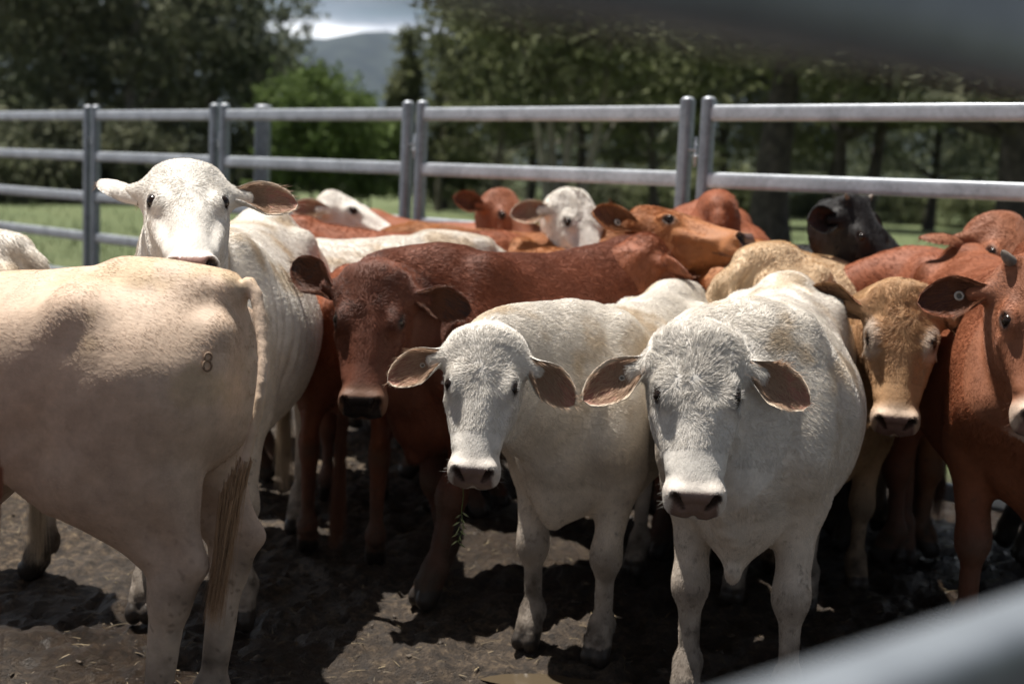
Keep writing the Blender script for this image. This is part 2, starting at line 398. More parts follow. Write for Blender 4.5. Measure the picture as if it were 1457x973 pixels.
def cow(label, group=None, pos=(0, 0), heading=0, h=1.15, head=None, hpitch=60, hyaw=0, hroll=0, hs=1.0, coat='white', col=None,
        legs={}, res=.012, hres=.007, fur=0, furlen=.014, curly=0, tail='down', ears=None, tags=(), nose='mid', switch=1.0, eye_open=1.0, lift=.34, rise=0, bony=1.0, tuck=0, wavy=1.0, tagsize=1.0, hwid=1.0, fat=1.0, horns=None, dewlap=.5,
        white_face=False, name='cow', furcull=.35, girth=1.0, eye_shut=False, dark_legs=0.0, seed=0, ribs=0, neckfat=1.0, brand=False, tailpath=None, length=1.0, hump=0):
    """heading: degrees, direction the body faces. head: world point between the eyes; hyaw: degrees off 'looking at the camera'"""
    t_ = time.time(); S = h/1.15; th = R(heading)
    ct, st_ = math.cos(th), math.sin(th)
    def toloc(p): p = np.asarray(p, float); q = p-np.array([pos[0], pos[1], 0]); return np.array([q[0]*ct+q[1]*st_, -q[0]*st_+q[1]*ct, q[2]])
    root = empty(name, (pos[0], pos[1], 0), th)
    tag(root, label, 'cow', group)
    hw = np.asarray(head, float)
    cy = math.atan2(-hw[1], -hw[0]) if hyaw is not None else 0
    A = head_axes(cy+R(hyaw), R(hpitch), R(hroll))
    Rl = np.array([[ct, st_, 0], [-st_, ct, 0], [0, 0, 1]])
    A = A@Rl.T; O = toloc(hw); H = lambda u, v, w_: O+hs*(A[0]*u+A[1]*v+A[2]*w_)
    V3 = lambda x, y, z: np.array([x*length, y, z])*S
    # neck curve
    B0 = V3(.44, 0, .90); Pe = H(-.085, 0, -.115); T1 = nrm(A[0]*.3+A[2]*.75)
    dist = np.linalg.norm(Pe-B0)
    dirn = nrm(nrm(Pe-B0)*.6+np.array([.9, 0, .25]))
    NB = [B0, B0+dirn*dist*.38, Pe-T1*dist*.34, Pe]
    nk = bez(NB, np.linspace(0, 1, 10))
    legdef = {}
    for nm, sy in (('fl', 1), ('fr', -1)):
        dx, dy, kx = (tuple(legs.get(nm, (0, 0)))+(0,))[:3]
        f = V3(.40+dx, sy*.125+dy, .0)
        legdef[nm] = [V3(.40, sy*.13, .86), V3(.36, sy*.145, .62), V3(.39+dx*.55+kx, sy*.13+dy*.6, .345), V3(.375+dx, sy*.125+dy, .115), V3(.405+dx, sy*.125+dy, .028)]
    for nm, sy in (('hl', 1), ('hr', -1)):
        dx, dy, kx = (tuple(legs.get(nm, (0, 0)))+(0,))[:3]
        legdef[nm] = [V3(-.54, sy*.12, .90), V3(-.45+dx*.2, sy*.150, .70), V3(-.66+dx*.75+kx, sy*.13+dy*.7, .465), V3(-.625+dx, sy*.125+dy, .13), V3(-.585+dx, sy*.125+dy, .028)]
    if tailpath is not None: TP = [toloc(p) for p in tailpath]
    else: TP = [V3(-.70, 0, 1.11), V3(-.775, 0, 1.06), V3(-.80, 0, .90), V3(-.79, .01, .70), V3(-.78, .02, .52)]
    if tailpath is not None: TP = [V3(-.60, 0, 1.10), V3(-.70, 0, 1.095)]+TP[1:]
    TPa = np.array(TP); ss_ = np.concatenate([[0], np.cumsum(np.linalg.norm(np.diff(TPa, axis=0), axis=1))]); tq = np.linspace(0, ss_[-1], 18)
    TPs = np.stack([catmull(ss_, TPa[:, i]+1e-9*ss_, tq) for i in range(3)], 1)
    def build(F):
        s = F
        st = np.array(TORSO)*[length, girth, 1, 1]*S
        st[:, 3] -= rise*st[:, 0]; st[:, 2] += tuck*np.exp(-((st[:, 0]/S+.28)/.20)**2); s.loft((0, 0, 0), np.eye(3), st, .02, .30, .05, 2.2)
        for sy in (1, -1):
            if bony: s.ell(V3(-.41, sy*.155, 1.055), (.05*S*bony, .04*S*bony, .05*S*bony), None, .06)                       # hook bone
            if bony: s.ell(V3(-.705, sy*.085, 1.02), (.035*S, .035*S, .045*S), None, .04)                    # pin bone
            s.eseg(V3(-.52, sy*.115, .93), V3(-.52, sy*.125, .70), (.09*S, .17*S), (.085*S, .145*S), .06)   # thigh
            s.eseg(V3(.30, sy*.12, 1.03), V3(.47, sy*.155, .74), (.05*S, .10*S), (.075*S, .10*S), .06)     # shoulder blade
            s.eseg(V3(.47, sy*.14, .78), V3(.37, sy*.145, .66), (.08*S, .10*S), (.07*S, .09*S), .05)
            s.ell(V3(-.27*1, sy*.27, .97), (.10*S, .045*S, .09*S), None, .07, 'sub')                # flank hollow
            s.eseg(V3(-.28, sy*.18, .74), V3(-.35, sy*.155, .64), (.028*S, .07*S), (.02*S, .04*S), .05)      # flank fold
        s.eseg(V3(-.68, 0, 1.125), V3(-.45, 0, 1.14), (.045*S, .035*S), (.05*S, .03*S), .05)
        s.eseg(V3(.48, 0, .72), V3(.58, 0, .70), (.12*S, .13*S), (.09*S, .12*S), .06)              # brisket
        s.eseg(V3(.44, 0, .58), V3(.53, 0, .46+.06*(1-dewlap)), (.10*S, .09*S), (.024*S, .030*S*dewlap+.01), .06)
        s.eseg(V3(.20, 0, .56), V3(.46, 0, .58), (.15*S, .10*S), (.11*S, .09*S), .06)
        if hump: s.ell(V3(.36, 0, 1.15), (.13*S, .06*S, .06*S+.05*hump), None, .08)
        # legs
        for nm, J in legdef.items():
            fr = nm[0] == 'f'
            if fr:
                s.eseg(J[0], J[1], (.085*S, .12*S), (.078*S, .092*S), .05)
                s.eseg(J[1], J[2], (.064*S, .076*S), (.040*S, .044*S), .035)
                s.ell(J[2], (.052*S, .050*S, .070*S), None, .028)
                s.eseg(J[2], J[3], (.032*S, .034*S), (.027*S, .029*S), .02)
            else:
                s.eseg(J[0], J[1], (.10*S, .15*S), (.075*S, .10*S), .05)
                s.eseg(J[1], J[2]+V3(.01, 0, .04), (.060*S, .088*S), (.033*S, .042*S), .04)
                tipc = J[2]+V3(-.045, 0, .055)
                s.eseg(J[2]+V3(.01, 0, -.03), tipc, (.033*S, .042*S), (.022*S, .026*S), .03)
                s.eseg(tipc, J[0]+V3(-.07, 0, -.20), (.018*S, .024*S), (.06*S, .06*S), .04)
                s.eseg(J[2]+V3(.01, 0, 0), J[3], (.034*S, .043*S), (.026*S, .029*S), .03)
            s.ell(J[3], (.043*S, .040*S, .044*S), None, .022)
            s.eseg(J[3]-V3(.028, 0, .012), J[3]-V3(.034, 0, .03), .014*S, .010*S, .015)            # dew claw
            s.eseg(J[3], J[4]+V3(0, 0, .045), .036*S, .042*S, .02)
            for q in (1, -1):
                s.eseg(J[4]+V3(-.012, q*.019, .035), J[4]+V3(.022, q*.021, -.006), (.023*S, .036*S), (.025*S, .041*S), .006)
        # neck
        for i in range(9):
            f0, f1 = i/9, (i+1)/9; Tn = nrm(nk[i+1]-nk[i])
            up = np.array([0, 0, 1.])*(1-f0)+(-A[0])*f0*1.2+np.array([-.2, 0, 0]); up = up-Tn*(up@Tn); sd = np.cross(up, Tn)
            rw = lambda f: (S*.125*(1-f)+hs*.080*f)*neckfat; rd = lambda f: (S*.225*(1-f)**1.0+hs*.118*f)*neckfat
            s.eseg(nk[i], nk[i+1], (rw(f0), rd(f0)), (rw(f1), rd(f1)), .045, sd)
        # dewlap sheet under the neck
        if dewlap > 0:
            pts = []
            for f in np.linspace(.02, .92, 7):
                i = min(int(f*9), 8); c = nk[i]*(1-(f*9-i))+nk[i+1]*(f*9-i); Tn = nrm(nk[i+1]-nk[i]); up = np.array([0, 0, 1.])*(1-f)+(-A[0])*f; up = nrm(up-Tn*(up@Tn))
                rd = (S*.225*(1-f)+hs*.118*f)*neckfat
                pts.append(c-up*(rd*.88+.035*dewlap*(1-f)))
            for i in range(6): s.eseg(pts[i], pts[i+1], (.022*S, .05*S*dewlap+.012), (.02*S, .04*S*dewlap+.012), .04)
            s.eseg(pts[0], V3(.56, 0, .56), (.025*S, .06*S), (.03*S, .05*S), .05)
        # tail
        Tb = list(TPs)
        for i in range(len(Tb)-1):
            f0, f1 = i/(len(Tb)-1), (i+1)/(len(Tb)-1); r0, r1 = S*(.030-.013*min(1, f0*4)-.007*f0), S*(.030-.013*min(1, f1*4)-.007*f1)
            s.eseg(Tb[i], Tb[i+1], r0, r1, .003 if i > 2 else .02)
        # head
        hst = np.array(HEAD)*[1, hwid, 1, 1]*hs; s.loft(O, A, hst, .03, .10, .30, 2.35)
        q = lambda *r: tuple(hs*x for x in r)
        s.ell(H(-.158, 0, -.045), q(.042, .088, .045), A, .03*hs)
        for sy in (1, -1):
            s.ell(H(-.006, sy*.083, -.036), q(.042, .026, .032), A, .03*hs)                 # orbit
            s.ell(H(.01, sy*.070, -.145), q(.095, .036, .065), A, .035)                      # cheek
            s.eseg(H(.04, sy*.088, -.070), H(.17, sy*.058, -.070), .012*hs, .008*hs, .03)      # facial crest
            en_ = nrm(np.array((ears or {}).get('l' if sy > 0 else 'r', ((.25, .93, -.10),))[0], float)*[1, sy, 1])@A
            s.eseg(H(-.110, sy*.088, -.080), H(-.106, sy*.112, -.085)+en_*.048*hs, .042*hs, .021*hs, .032)  # ear root
            s.ell(H(.246, sy*.044, -.052), q(.026, .025, .030), A, .012)                     # nostril wing
            s.ell(H(.235, sy*.040, -.098), q(.048, .032, .028), A, .02)                      # lip
            if horns: s.ell(H(-.165, sy*.075, -.02), q(.02, .02, .02), A, .02)
        s.eseg(H(.243, -.02, -.045), H(.243, .02, -.045), q(.024, .020), q(.024, .020), .014)
        s.eseg(H(.262, -.026, -.078), H(.262, .026, -.078), .018*hs, .018*hs, .014)
        s.ell(H(.218, 0, -.128), q(.052, .036, .022), A, .02)
        for sy in (1, -1):
            if not eye_shut:
                n_ = A[1]*sy*.86+A[2]*.46; n_ = nrm(n_+A[0]*.12); B = np.array([nrm(A[0]-n_*(A[0]@n_)), n_, np.cross(nrm(A[0]-n_*(A[0]@n_)), n_)])
                s.ell(H(-.001, sy*.108, -.022), q(.0185, .024, .0095*eye_open), B, .006, 'sub')
                s.eseg(H(.015, sy*.108, -.024), H(.028, sy*.102, -.024), .0032*hs, .003*hs, .004, op='sub')
            else:
                s.eseg(H(-.022, sy*.110, -.024), H(.022, sy*.108, -.022), .0045*hs, .0045*hs, .005, op='sub')
                s.eseg(H(-.024, sy*.100, -.014), H(.018, sy*.102, -.012), .011*hs, .009*hs, .008)
            s.eseg(H(.283, sy*.031, -.066), H(.262, sy*.052, -.034), .0095*hs, .0170*hs, .005, A[1], 'sub')
            s.eseg(H(.266, sy*.054, -.042), H(.262, sy*.068, -.066), .006*hs, .0035*hs, .005, A[1], 'sub')
            s.eseg(H(.255, sy*.02, -.108), H(.17, sy*.075, -.105), .0035*hs, .0035*hs, .006, op='sub')
        s.eseg(H(.285, 0, -.108), H(.27, .03, -.106), .004, .003, .006, op='sub'); s.eseg(H(.285, 0, -.108), H(.27, -.03, -.106), .004, .003, .006, op='sub')
        s.eseg(H(.290, 0, -.085), H(.284, 0, -.115), .002, .002, .006, op='sub')
        # organic unevenness
        X, Y, Z = s.ax[0][:, None, None], s.ax[1][None, :, None], s.ax[2][None, None, :]
        ph = seed*1.7
        s.F += np.float32(.0022)*(np.sin(17*X+3*Z+ph)*np.sin(13*Z+5*Y+ph)*np.sin(11*Y+4*X+2)).astype(np.float32)
        s.F += np.float32(.0010)*(np.sin(47*X+13*Z+ph)*np.sin(39*Z-15*Y)*np.sin(43*Y+4*X)).astype(np.float32)
        if ribs:
            win = np.exp(-((X-.10*S)/(.22*S))**2)*np.exp(-((Z-.86*S)/(.16*S))**2)
            s.F += np.float32(.0028*ribs)*(np.cos((X*1.0+(Z-.8)*.32)*2*math.pi/(.052*S))*win*np.ones_like(Y)).astype(np.float32)
    hc = H(.04, 0, -.09); HR = .27*hs
    allp = np.array([V3(-.84, -.34*girth, -.01), V3(.72, .34*girth, 1.22+.08*hump), hc-.22, hc+.22]+[p-.03 for p in TP]+[p+.03 for p in TP]+[j for J in legdef.values() for j in J]+[j+.06 for J in legdef.values() for j in J])
    lo, hi = allp.min(0), allp.max(0); lo[2] = -.02; lo[:2] -= .10; hi[:2] += .10
    FB = Field(lo, hi, res); build(FB); V, Q = FB.mesh()
    if hres < res:
        dv = np.linalg.norm(V-hc, axis=1); keep = ~np.all(dv[Q] < HR-.004, axis=1); Q = Q[keep]
        FH = Field(hc-HR-.012, hc+HR+.012, hres); build(FH); V2, Q2 = FH.mesh()
        dv = np.linalg.norm(V2-hc, axis=1); Q2 = Q2[np.any(dv[Q2] < HR, axis=1)]
        Q = np.concatenate([Q, Q2+len(V)]); V = np.concatenate([V, V2])
    # ears joined into the body mesh
    ears = ears or {}
    eU = []; nbase = len(V)
    earinfo = {}
    for nm, sy in (('l', 1), ('r', -1)):
        e_, o_, sc_ = (tuple(ears.get(nm, ((.25, .93, -.10), (.15, .1, 1.0))))+(1.0,))[:3]
        e_ = np.array(e_)*[1, sy, 1]; o_ = np.array(o_)*[1, sy, 1]
        EV, EF, EU = ear_mesh(H(-.106, sy*.118, -.085), e_@A, o_@A, .190*hs*sc_, .112*hs*sc_)
        EF = EF[:, ::-1]
        Q = np.concatenate([Q, EF+len(V)]); V = np.concatenate([V, EV]); eU.append(EU)
        en = nrm(e_@A); on = nrm(o_@A-en*((o_@A)@en)); earinfo[nm] = (H(-.106, sy*.118, -.085), en, on, np.cross(en, on), .190*hs*sc_)
    used = np.unique(Q); mp_ = np.full(len(V), -1); mp_[used] = np.arange(len(used)); nb2 = int((used < nbase).sum()); EUa = np.concatenate(eU)[used[used >= nbase]-nbase]
    V = V[used]; Q = mp_[Q]
    # ---- colours
    hq = (V-O)@A.T/hs; u, v, w_ = hq[:, 0], hq[:, 1], hq[:, 2]
    ishead = (np.linalg.norm(V-hc, axis=1) < HR*1.0)
    base, belly, face, leg = [np.array(c) for c in COATS[coat]]
    C = np.tile(base, (len(V), 1)).astype(float)
    zrel = V[:, 2]/S
    nzv = fbm(V+seed*3.1, 3.0, 4, seed)
    mix = lambda C, c, m: C*(1-m[:, None])+np.asarray(c)*m[:, None]
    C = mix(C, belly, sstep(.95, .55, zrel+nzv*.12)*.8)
    C = mix(C, leg, sstep(.56, .30, zrel+nzv*.08))
    C *= (1+.10*fbm(V+seed, 9, 3, seed+5))[:, None]
    if coat in ('white', 'cream'):
        yb = sstep(.02, .45, fbm(V*[1, 1.4, 1]+seed, 9, 4, seed+9))*sstep(.60, 1.05, zrel)*.62*(~ishead)
        C = mix(C, np.array([.52, .38, .22]), yb)
    dirt = sstep(.42, .08, zrel+.14*fbm(V, 14, 3, 3))
    spl = (fbm(V, 120, 2, 91) > .46)*sstep(.75, .35, zrel); C = mix(C, (.05, .035, .025), spl*.5)
    C = mix(C, (.055, .04, .028), np.clip(dirt*(.72+.5*fbm(V, 30, 3, 8)+dark_legs), 0, .94))
    hoof = zrel < .058
    C = mix(C, (.03, .024, .02), hoof*.95)
    knee = np.zeros(len(V))
    for nm in ('fl', 'fr', 'hl', 'hr'): knee = np.maximum(knee, np.exp(-(np.linalg.norm(V-legdef[nm][2]-[.03*S*(1 if nm[0] == 'f' else -1), 0, -.01], axis=1)/(.045*S))**2))
    C = mix(C, (.09, .068, .05), knee*.7)
    hm = ishead & (u > -.25)
    fm = hm*sstep(-.22, -.14, u)*1.0
    C = mix(C, face, fm*.9)
    # pale / dark muzzle ring, eye surround
    mring = hm*sstep(.185, .235, u)
    mc = {'mid': (.62, .56, .50), 'dark': (.15, .085, .055), 'pink': (.66, .60, .54), 'tanring': (.62, .50, .40), 'own': np.array(face)*.85}[nose]
    C = mix(C, mc, mring*.75)
    for sy in (1, -1):
        er = np.sqrt(((u+.0)/1.35)**2+(v-sy*.105)**2+((w_+.022)/1.0)**2)
        if coat in ('tancurl',): C = mix(C, (.66, .58, .50), hm*sstep(.062, .035, er)*.8)
        if coat in ('tan', 'orange', 'red2'): C = mix(C, np.minimum(face*1.8, .6), hm*sstep(.055, .03, er)*.5)
        if not eye_shut:
            C = mix(C, np.array(face)*.42+.01, hm*sstep(.036, .018, er)*.7)
            C = mix(C, (.035, .022, .018), hm*sstep(.0215, .0165, er)*.9)
        else: C = mix(C, (.10, .06, .05), hm*sstep(.006, .003, np.abs(w_+.023))*(np.abs(u) < .024)*(np.abs(v-sy*.105) < .02))
    # nose pad
    npad = hm & (u > .236) & (w_ > -.104) & (np.abs(v) < .055+.05*(u-.25)) & ((w_ < -.026) | (u > .262))
    pl = u*.80+w_*.60+.004*np.cos(v*70)      # plane facing forward and up
    nose_soft = hm*sstep(.168, .176, u*.9-w_*.25*0-.9*.055-.0*v)*sstep(-.112, -.104, w_)*sstep(.062, .052, np.abs(v)+.12*(.06+w_)*(w_ < -.06))
    ncol = {'mid': (.21, .145, .125), 'dark': (.02, .016, .016), 'pink': (.33, .20, .17), 'tanring': (.25, .155, .13), 'own': (.12, .065, .05)}[nose]
    C = mix(C, ncol, nose_soft)
    nostr = np.zeros(len(V))
    for sy in (1, -1):
        for f in (0, .25, .5, .75, 1):
            pp = np.array([.279-.018*f, sy*(.031+.020*f), -.064+.028*f]); rr_ = .0085+.0085*f; nostr = np.maximum(nostr, sstep(rr_+.003, rr_-.003, np.linalg.norm(hq-pp, axis=1)))
    C = mix(C, (.012, .006, .006), nostr*hm)
    mouth = hm*sstep(.005, .0025, np.abs(w_+.1065))*(u > .17)*(u < .30)*(np.abs(v) < .085); C = mix(C, (.05, .03, .028), mouth*.7)
    # ears
    if len(EUa):
        e0 = nb2; et, es, el = EUa.T
        inner = el == 0
        ci = np.where(np.abs(es)[:, None] > .82, np.array(base)*[.75, .66, .56], np.array(EARIN[coat])[None]*(1+.5*(np.sin(es*16)*.5)[:, None]*(1-et)[:, None]))
        ci = ci*(1-.45*sstep(.5, .1, et)[:, None])
        Ce = np.where(inner[:, None], ci, np.array(EAROUT.get(coat, face))[None]*np.where(et > .88, .8, 1)[:, None])
        C[e0:] = Ce
    C = np.clip(C, .004, .85)
    body = mesh_obj('body', V, Q, M_HIDE, root, True, C, None, 1-np.clip(nose_soft+.6*hoof, 0, 1))
    if brand:
        from mathutils.bvhtree import BVHTree
        bv = BVHTree.FromPolygons(V.tolist(), Q.tolist()); cl = toloc(CAMP); BVs = []; BFs = []; nb_ = 0
        for (dx_, dy_, rx, ry) in ((0, -6.0, 5.0, 5.6), (-.5, 6.5, 5.8, 7.2)):
            ring = []
            for q_ in range(22):
                a = 2*math.pi*q_/22; tgt = toloc(at(brand[0]+dx_+rx*math.cos(a)+dy_*-.08, brand[1]+dy_+ry*math.sin(a), 3.0))
                hit = bv.ray_cast(Vector(cl), Vector(nrm(tgt-cl)))
                if hit[0] is not None: ring.append((np.array(hit[0])+np.array(hit[1])*.0045, np.array(hit[1])))
            m_ = len(ring)
            for q_ in range(m_):
                p_, n_ = ring[q_]; t_v = nrm(ring[(q_+1) % m_][0]-ring[q_-1][0]); sdv = np.cross(t_v, n_)
                for j in range(6):
                    a = 2*math.pi*j/6; BVs.append(p_+sdv*.0024*math.cos(a)+n_*.0024*math.sin(a))
            for q_ in range(m_):
                for j in range(6): BFs.append((nb_+q_*6+j, nb_+q_*6+(j+1) % 6, nb_+((q_+1) % m_)*6+(j+1) % 6, nb_+((q_+1) % m_)*6+j))
            nb_ += m_*6
        mesh_obj('brand_mark', BVs, np.array(BFs), M_BRAND, root)
    # ---- eyes
    EV, EF = uvsphere((0, 0, 0), .0185*hs)
    if not eye_shut:
        for sy in (1, -1): mesh_obj('eye', EV+H(.000, sy*.0905, -.0245), EF, M_EYE, root)
    for nm in tags:
        b0, en, on, sn, ln = earinfo[nm]; f = .42; c = b0+en*ln*f+sn*0-on*.012*hs
        B = np.array([on, en, sn])
        TV, TF = torus(c+on*.003, B, .0105*hs*tagsize, .0035*hs*tagsize); DV, DF = uvsphere(c+on*.002, (.003*hs, .009*hs*tagsize, .009*hs*tagsize), B, 14, 8)
        tg = mesh_obj('ear_tag', TV, TF, M_TAG, root); mesh_obj('tag_stud', DV, DF, M_TAGD, tg)
    if horns:
        for sy in (1, -1):
            a0 = H(-.165, sy*.080, -.012); d_ = nrm(A[1]*sy*.75+A[2]*.55-A[0]*.2); HV, HF = [], []
            side = nrm(np.cross(d_, A[0])); sd2 = np.cross(d_, side)
            for i in range(8):
                f = i/7; rr = horns*.34*math.sqrt(max(1-f**2, .0))+.0006
                for j in range(14):
                    a = 2*math.pi*j/14; HV.append(a0+d_*(horns*f)-A[0]*horns*.25*f*f+side*rr*math.cos(a)+sd2*rr*math.sin(a))
            for i in range(7):
                for j in range(14): HF.append((i*14+j, i*14+(j+1) % 14, (i+1)*14+(j+1) % 14, (i+1)*14+j))
            mesh_obj('horn', HV, np.array(HF), M_HORN, root)
    # ---- fur
    Wm = np.array([[ct, -st_, 0], [st_, ct, 0], [0, 0, 1]])
    if fur > 0:
        P4 = V[Q]; ctr = P4.mean(1); d1 = P4[:, 2]-P4[:, 0]; d2 = P4[:, 3]-P4[:, 1]; nf = np.cross(d1, d2); ar = np.linalg.norm(nf, axis=1)*.5; nf = nf/(2*ar[:, None]+1e-12)
        wc = ctr@Wm.T+np.array([pos[0], pos[1], 0]); toc = CAMP-wc; dc = np.linalg.norm(toc, axis=1); wn = nf@Wm.T
        facing = np.einsum('ij,ij->i', wn, toc)/dc
        rel = wc-CAMP; dep = rel@_F; px = (rel@_R)/dep*FPX; py = (rel@_U)/dep*FPX
        vis = (facing > -furcull) & (np.abs(px) < 820) & (np.abs(py) < 580) & (dep > .3)
        cq = (ctr-O)@A.T/hs; inh = np.linalg.norm(ctr-hc, axis=1) < HR
        isear = np.all(Q >= nb2, axis=1)
        dens = np.ones(len(Q))
        noseq = inh & (cq[:, 0] > .246) & (cq[:, 2] > -.110) & (cq[:, 0] < .31) & (np.abs(cq[:, 1]) < .056)
        for sy in (1, -1):
            er = np.linalg.norm((cq-[0, sy*.106, -.022])*[.75, 1, 1.0], axis=1); dens[inh & (er < (.004 if eye_shut else .0175))] = 0
        dens[noseq] = 0; dens[ctr[:, 2] < .07*S] = 0
        dens[inh] *= 1.7
        innerq = np.zeros(len(Q), bool)
        if isear.any():
            uu = EUa[Q[isear]-nb2].mean(1); inr = (uu[:, 2] < .5); innerq[np.nonzero(isear)[0]] = inr & (np.abs(uu[:, 1]) < .85)
            dd = np.where(inr, np.where(uu[:, 0] < .5, 1.7, np.where(uu[:, 0] < .75, .5, .12)), 1.6); dens[isear] = dd
        wgt = ar*dens*vis
        n = int(fur*wgt.sum())
        if n > 0:
            idx = rng.choice(len(Q), n, p=wgt/wgt.sum())
            a_, b_ = rng.random((2, n, 1)); p4 = P4[idx]
            rp = (p4[:, 0]*(1-a_)+p4[:, 1]*a_)*(1-b_)+(p4[:, 3]*(1-a_)+p4[:, 2]*a_)*b_
            nn = nf[idx]; hq2 = (rp-O)@A.T/hs; ih = inh[idx]; ie = isear[idx]; iin = innerq[idx]
            zr = rp[:, 2]/S
            flow = np.tile(np.array([-1., 0, -.45]), (n, 1)); lg = sstep(.62, .45, zr)[:, None]; flow = flow*(1-lg)+np.array([-.15, 0, -1.])*lg
            neck_m = np.exp(-((np.linalg.norm(rp-nk[5], axis=1))/.25)**2)[:, None]; ndir = nrm(nk[0]-nk[9]); flow = flow*(1-neck_m*.7)+(ndir+np.array([0, 0, -.3]))*neck_m*.7
            hw_ = hq2-np.array([-.04, 0, 0]); hd = hw_[:, 0:1]*A[0]+hw_[:, 1:2]*A[1]*.8+0*A[2]; hd /= np.linalg.norm(hd, axis=1)[:, None]+1e-9
            sgn = np.where(hq2[:, 0:1] > .06, A[0]*.5-A[2]*.5, 0); hd = hd+sgn
            flow = np.where(ih[:, None], hd, flow)
            for nm, sy in (('l', 1), ('r', -1)):
                b0, en, on, sn, ln = earinfo[nm]; me_ = ie & (((rp-O)@A[1])*sy > 0)
                flow[me_] = en+0*on; kk = me_ & iin; flow[kk] = on*.50+en*.85+sn*.18*rng.choice([-1, 1], kk.sum())[:, None]+np.array([0, 0, -.25])
            # coherent clumping
            cs = 17
            nv = np.stack([fbm(rp, cs, 2, 31+q+seed) for q in range(3)], 1); nv2 = np.stack([vnoise(rp, 70, 51+q) for q in range(3)], 1)
            amp = .45+curly*1.6*(hq2[:, 0] < .10)*ih*(hq2[:, 2] > -.10)+curly*.5*(~ih)
            flow = flow/(np.linalg.norm(flow, axis=1)[:, None]+1e-9)
            flow = flow+nv*amp[:, None]*wavy+nv2*wavy*(.30+.5*curly*ih)[:, None]+rng.normal(0, .10, (n, 3))
            flow = flow-nn*np.einsum('ij,ij->i', flow, nn)[:, None]; flow /= np.linalg.norm(flow, axis=1)[:, None]+1e-9
            ln_ = furlen*np.where(ih, .72, 1.0)*(1-.35*(zr < .6))
            ln_ = np.where(ih & (hq2[:, 0] < .03) & (hq2[:, 2] > -.08), ln_*(1.15+curly*1.1), ln_)
            ln_ = np.where(ih & (hq2[:, 0] > .13), ln_*.55, ln_)
            dt_ = np.min(np.linalg.norm(rp[:, None, :]-TPs[None, 4:], axis=2), axis=1); ln_ = np.where(dt_ < .045, ln_*.5, ln_)
            ln_ = np.where((~ih) & (zr > 1.0), ln_*1.35, ln_)
            for sy in (1, -1): ln_ = np.where(ih, ln_*np.clip((np.linalg.norm(hq2-[0, sy*.106, -.022], axis=1)-.008)/.035, .5, 1), ln_)
            ln_ = np.where(ie, np.where(iin, .038, .009)*hs, ln_)*rng.uniform(.55, 1.25, n)
            # colour from nearest corner
            kc = C[Q[idx, rng.integers(0, 4, n)]]
            kc = np.where(iin[:, None], np.array(EARHAIR[coat])[None], kc)
            kc = kc*np.clip(1+rng.normal(0, .10, (n, 1))+.15*nv[:, :1]+.08*nv2[:, :1], .5, 1.6)
            make_hair('fur_coat', rp, nn, flow, ln_, np.full(n, .00042)*rng.uniform(.7, 1.3, n)*(1 if fur > 60000 else 1.7), np.clip(kc, .004, .88), body, 4, lift, .12)
        # lashes and whiskers
        rp, dd, ll = [], [], []
        for sy in (1, -1):
            for q_ in range(20):
                f = rng.uniform(-1, .7); rp.append(H(.018*f-.004, sy*.107, -.0105-.004*f*f)); dd.append(A[1]*sy*1.0+A[2]*.25+A[0]*(-.25+.25*f)+rng.normal(0, .06, 3)); ll.append(rng.uniform(.007, .013)*hs)
            for q_ in range(26):
                rp.append(H(rng.uniform(.20, .262), sy*rng.uniform(.045, .066), rng.uniform(-.125, -.07))); dd.append(A[1]*sy*.9+A[0]*rng.uniform(-.2, .8)-A[2]*rng.uniform(0, .6)); ll.append(rng.uniform(.018, .042)*hs)
        rp = np.array(rp); dd = np.array(dd); dd /= np.linalg.norm(dd, axis=1)[:, None]
        make_hair('lashes_and_whiskers', rp, dd*0+A[0], dd, np.array(ll), np.full(len(ll), .00025), np.tile(np.array(face)*.8, (len(ll), 1)), body, 4, 0, .25)
    # ---- tail switch
    E_ = TP[-1]; D_ = nrm(TP[-1]-TP[-2]); n = 1300 if fur > 0 else 200; Ls = .30*S*switch
    if dark_legs > -1:
        tt = rng.random(n)**.7; i_ = len(TP)-2
        rp = TP[i_]+(TP[-1]-TP[i_])*tt[:, None]+rng.normal(0, .0075*S, (n, 3))
        tipp = E_+(D_*.35+np.array([0, 0, -1.]))*Ls*1.0; dd = tipp-rp+rng.normal(0, .010*S, (n, 3)); dln = np.linalg.norm(dd, axis=1); dd /= dln[:, None]; bul = rng.normal(0, 1, (n, 3)); bul /= np.linalg.norm(bul, axis=1)[:, None]; lock = rng.integers(0, 14, n); lkv = rng.normal(0, .022, (14, 3)); dd = dd+lkv[lock]
        cs_ = np.array(TAILC[coat]); kc = cs_[None]*np.clip(1+rng.normal(0, .25, (n, 1)), .4, 1.7)
        nn = rng.normal(0, 1, (n, 3)); nn /= np.linalg.norm(nn, axis=1)[:, None]
        make_hair('tail_switch', rp, bul, dd, dln*rng.uniform(.45, 1.05, n), np.full(n, .0007), kc, body, 6, .05, .0)
    print('cow', label[:40], len(V), 'verts %.1fs' % (time.time()-t_), 'zmax', round(float(V[:, 2].max()), 2), flush=True)
    info = dict(root=root, V=V, H=H, A=A, toloc=toloc, body=body, leg=legdef)
    return info

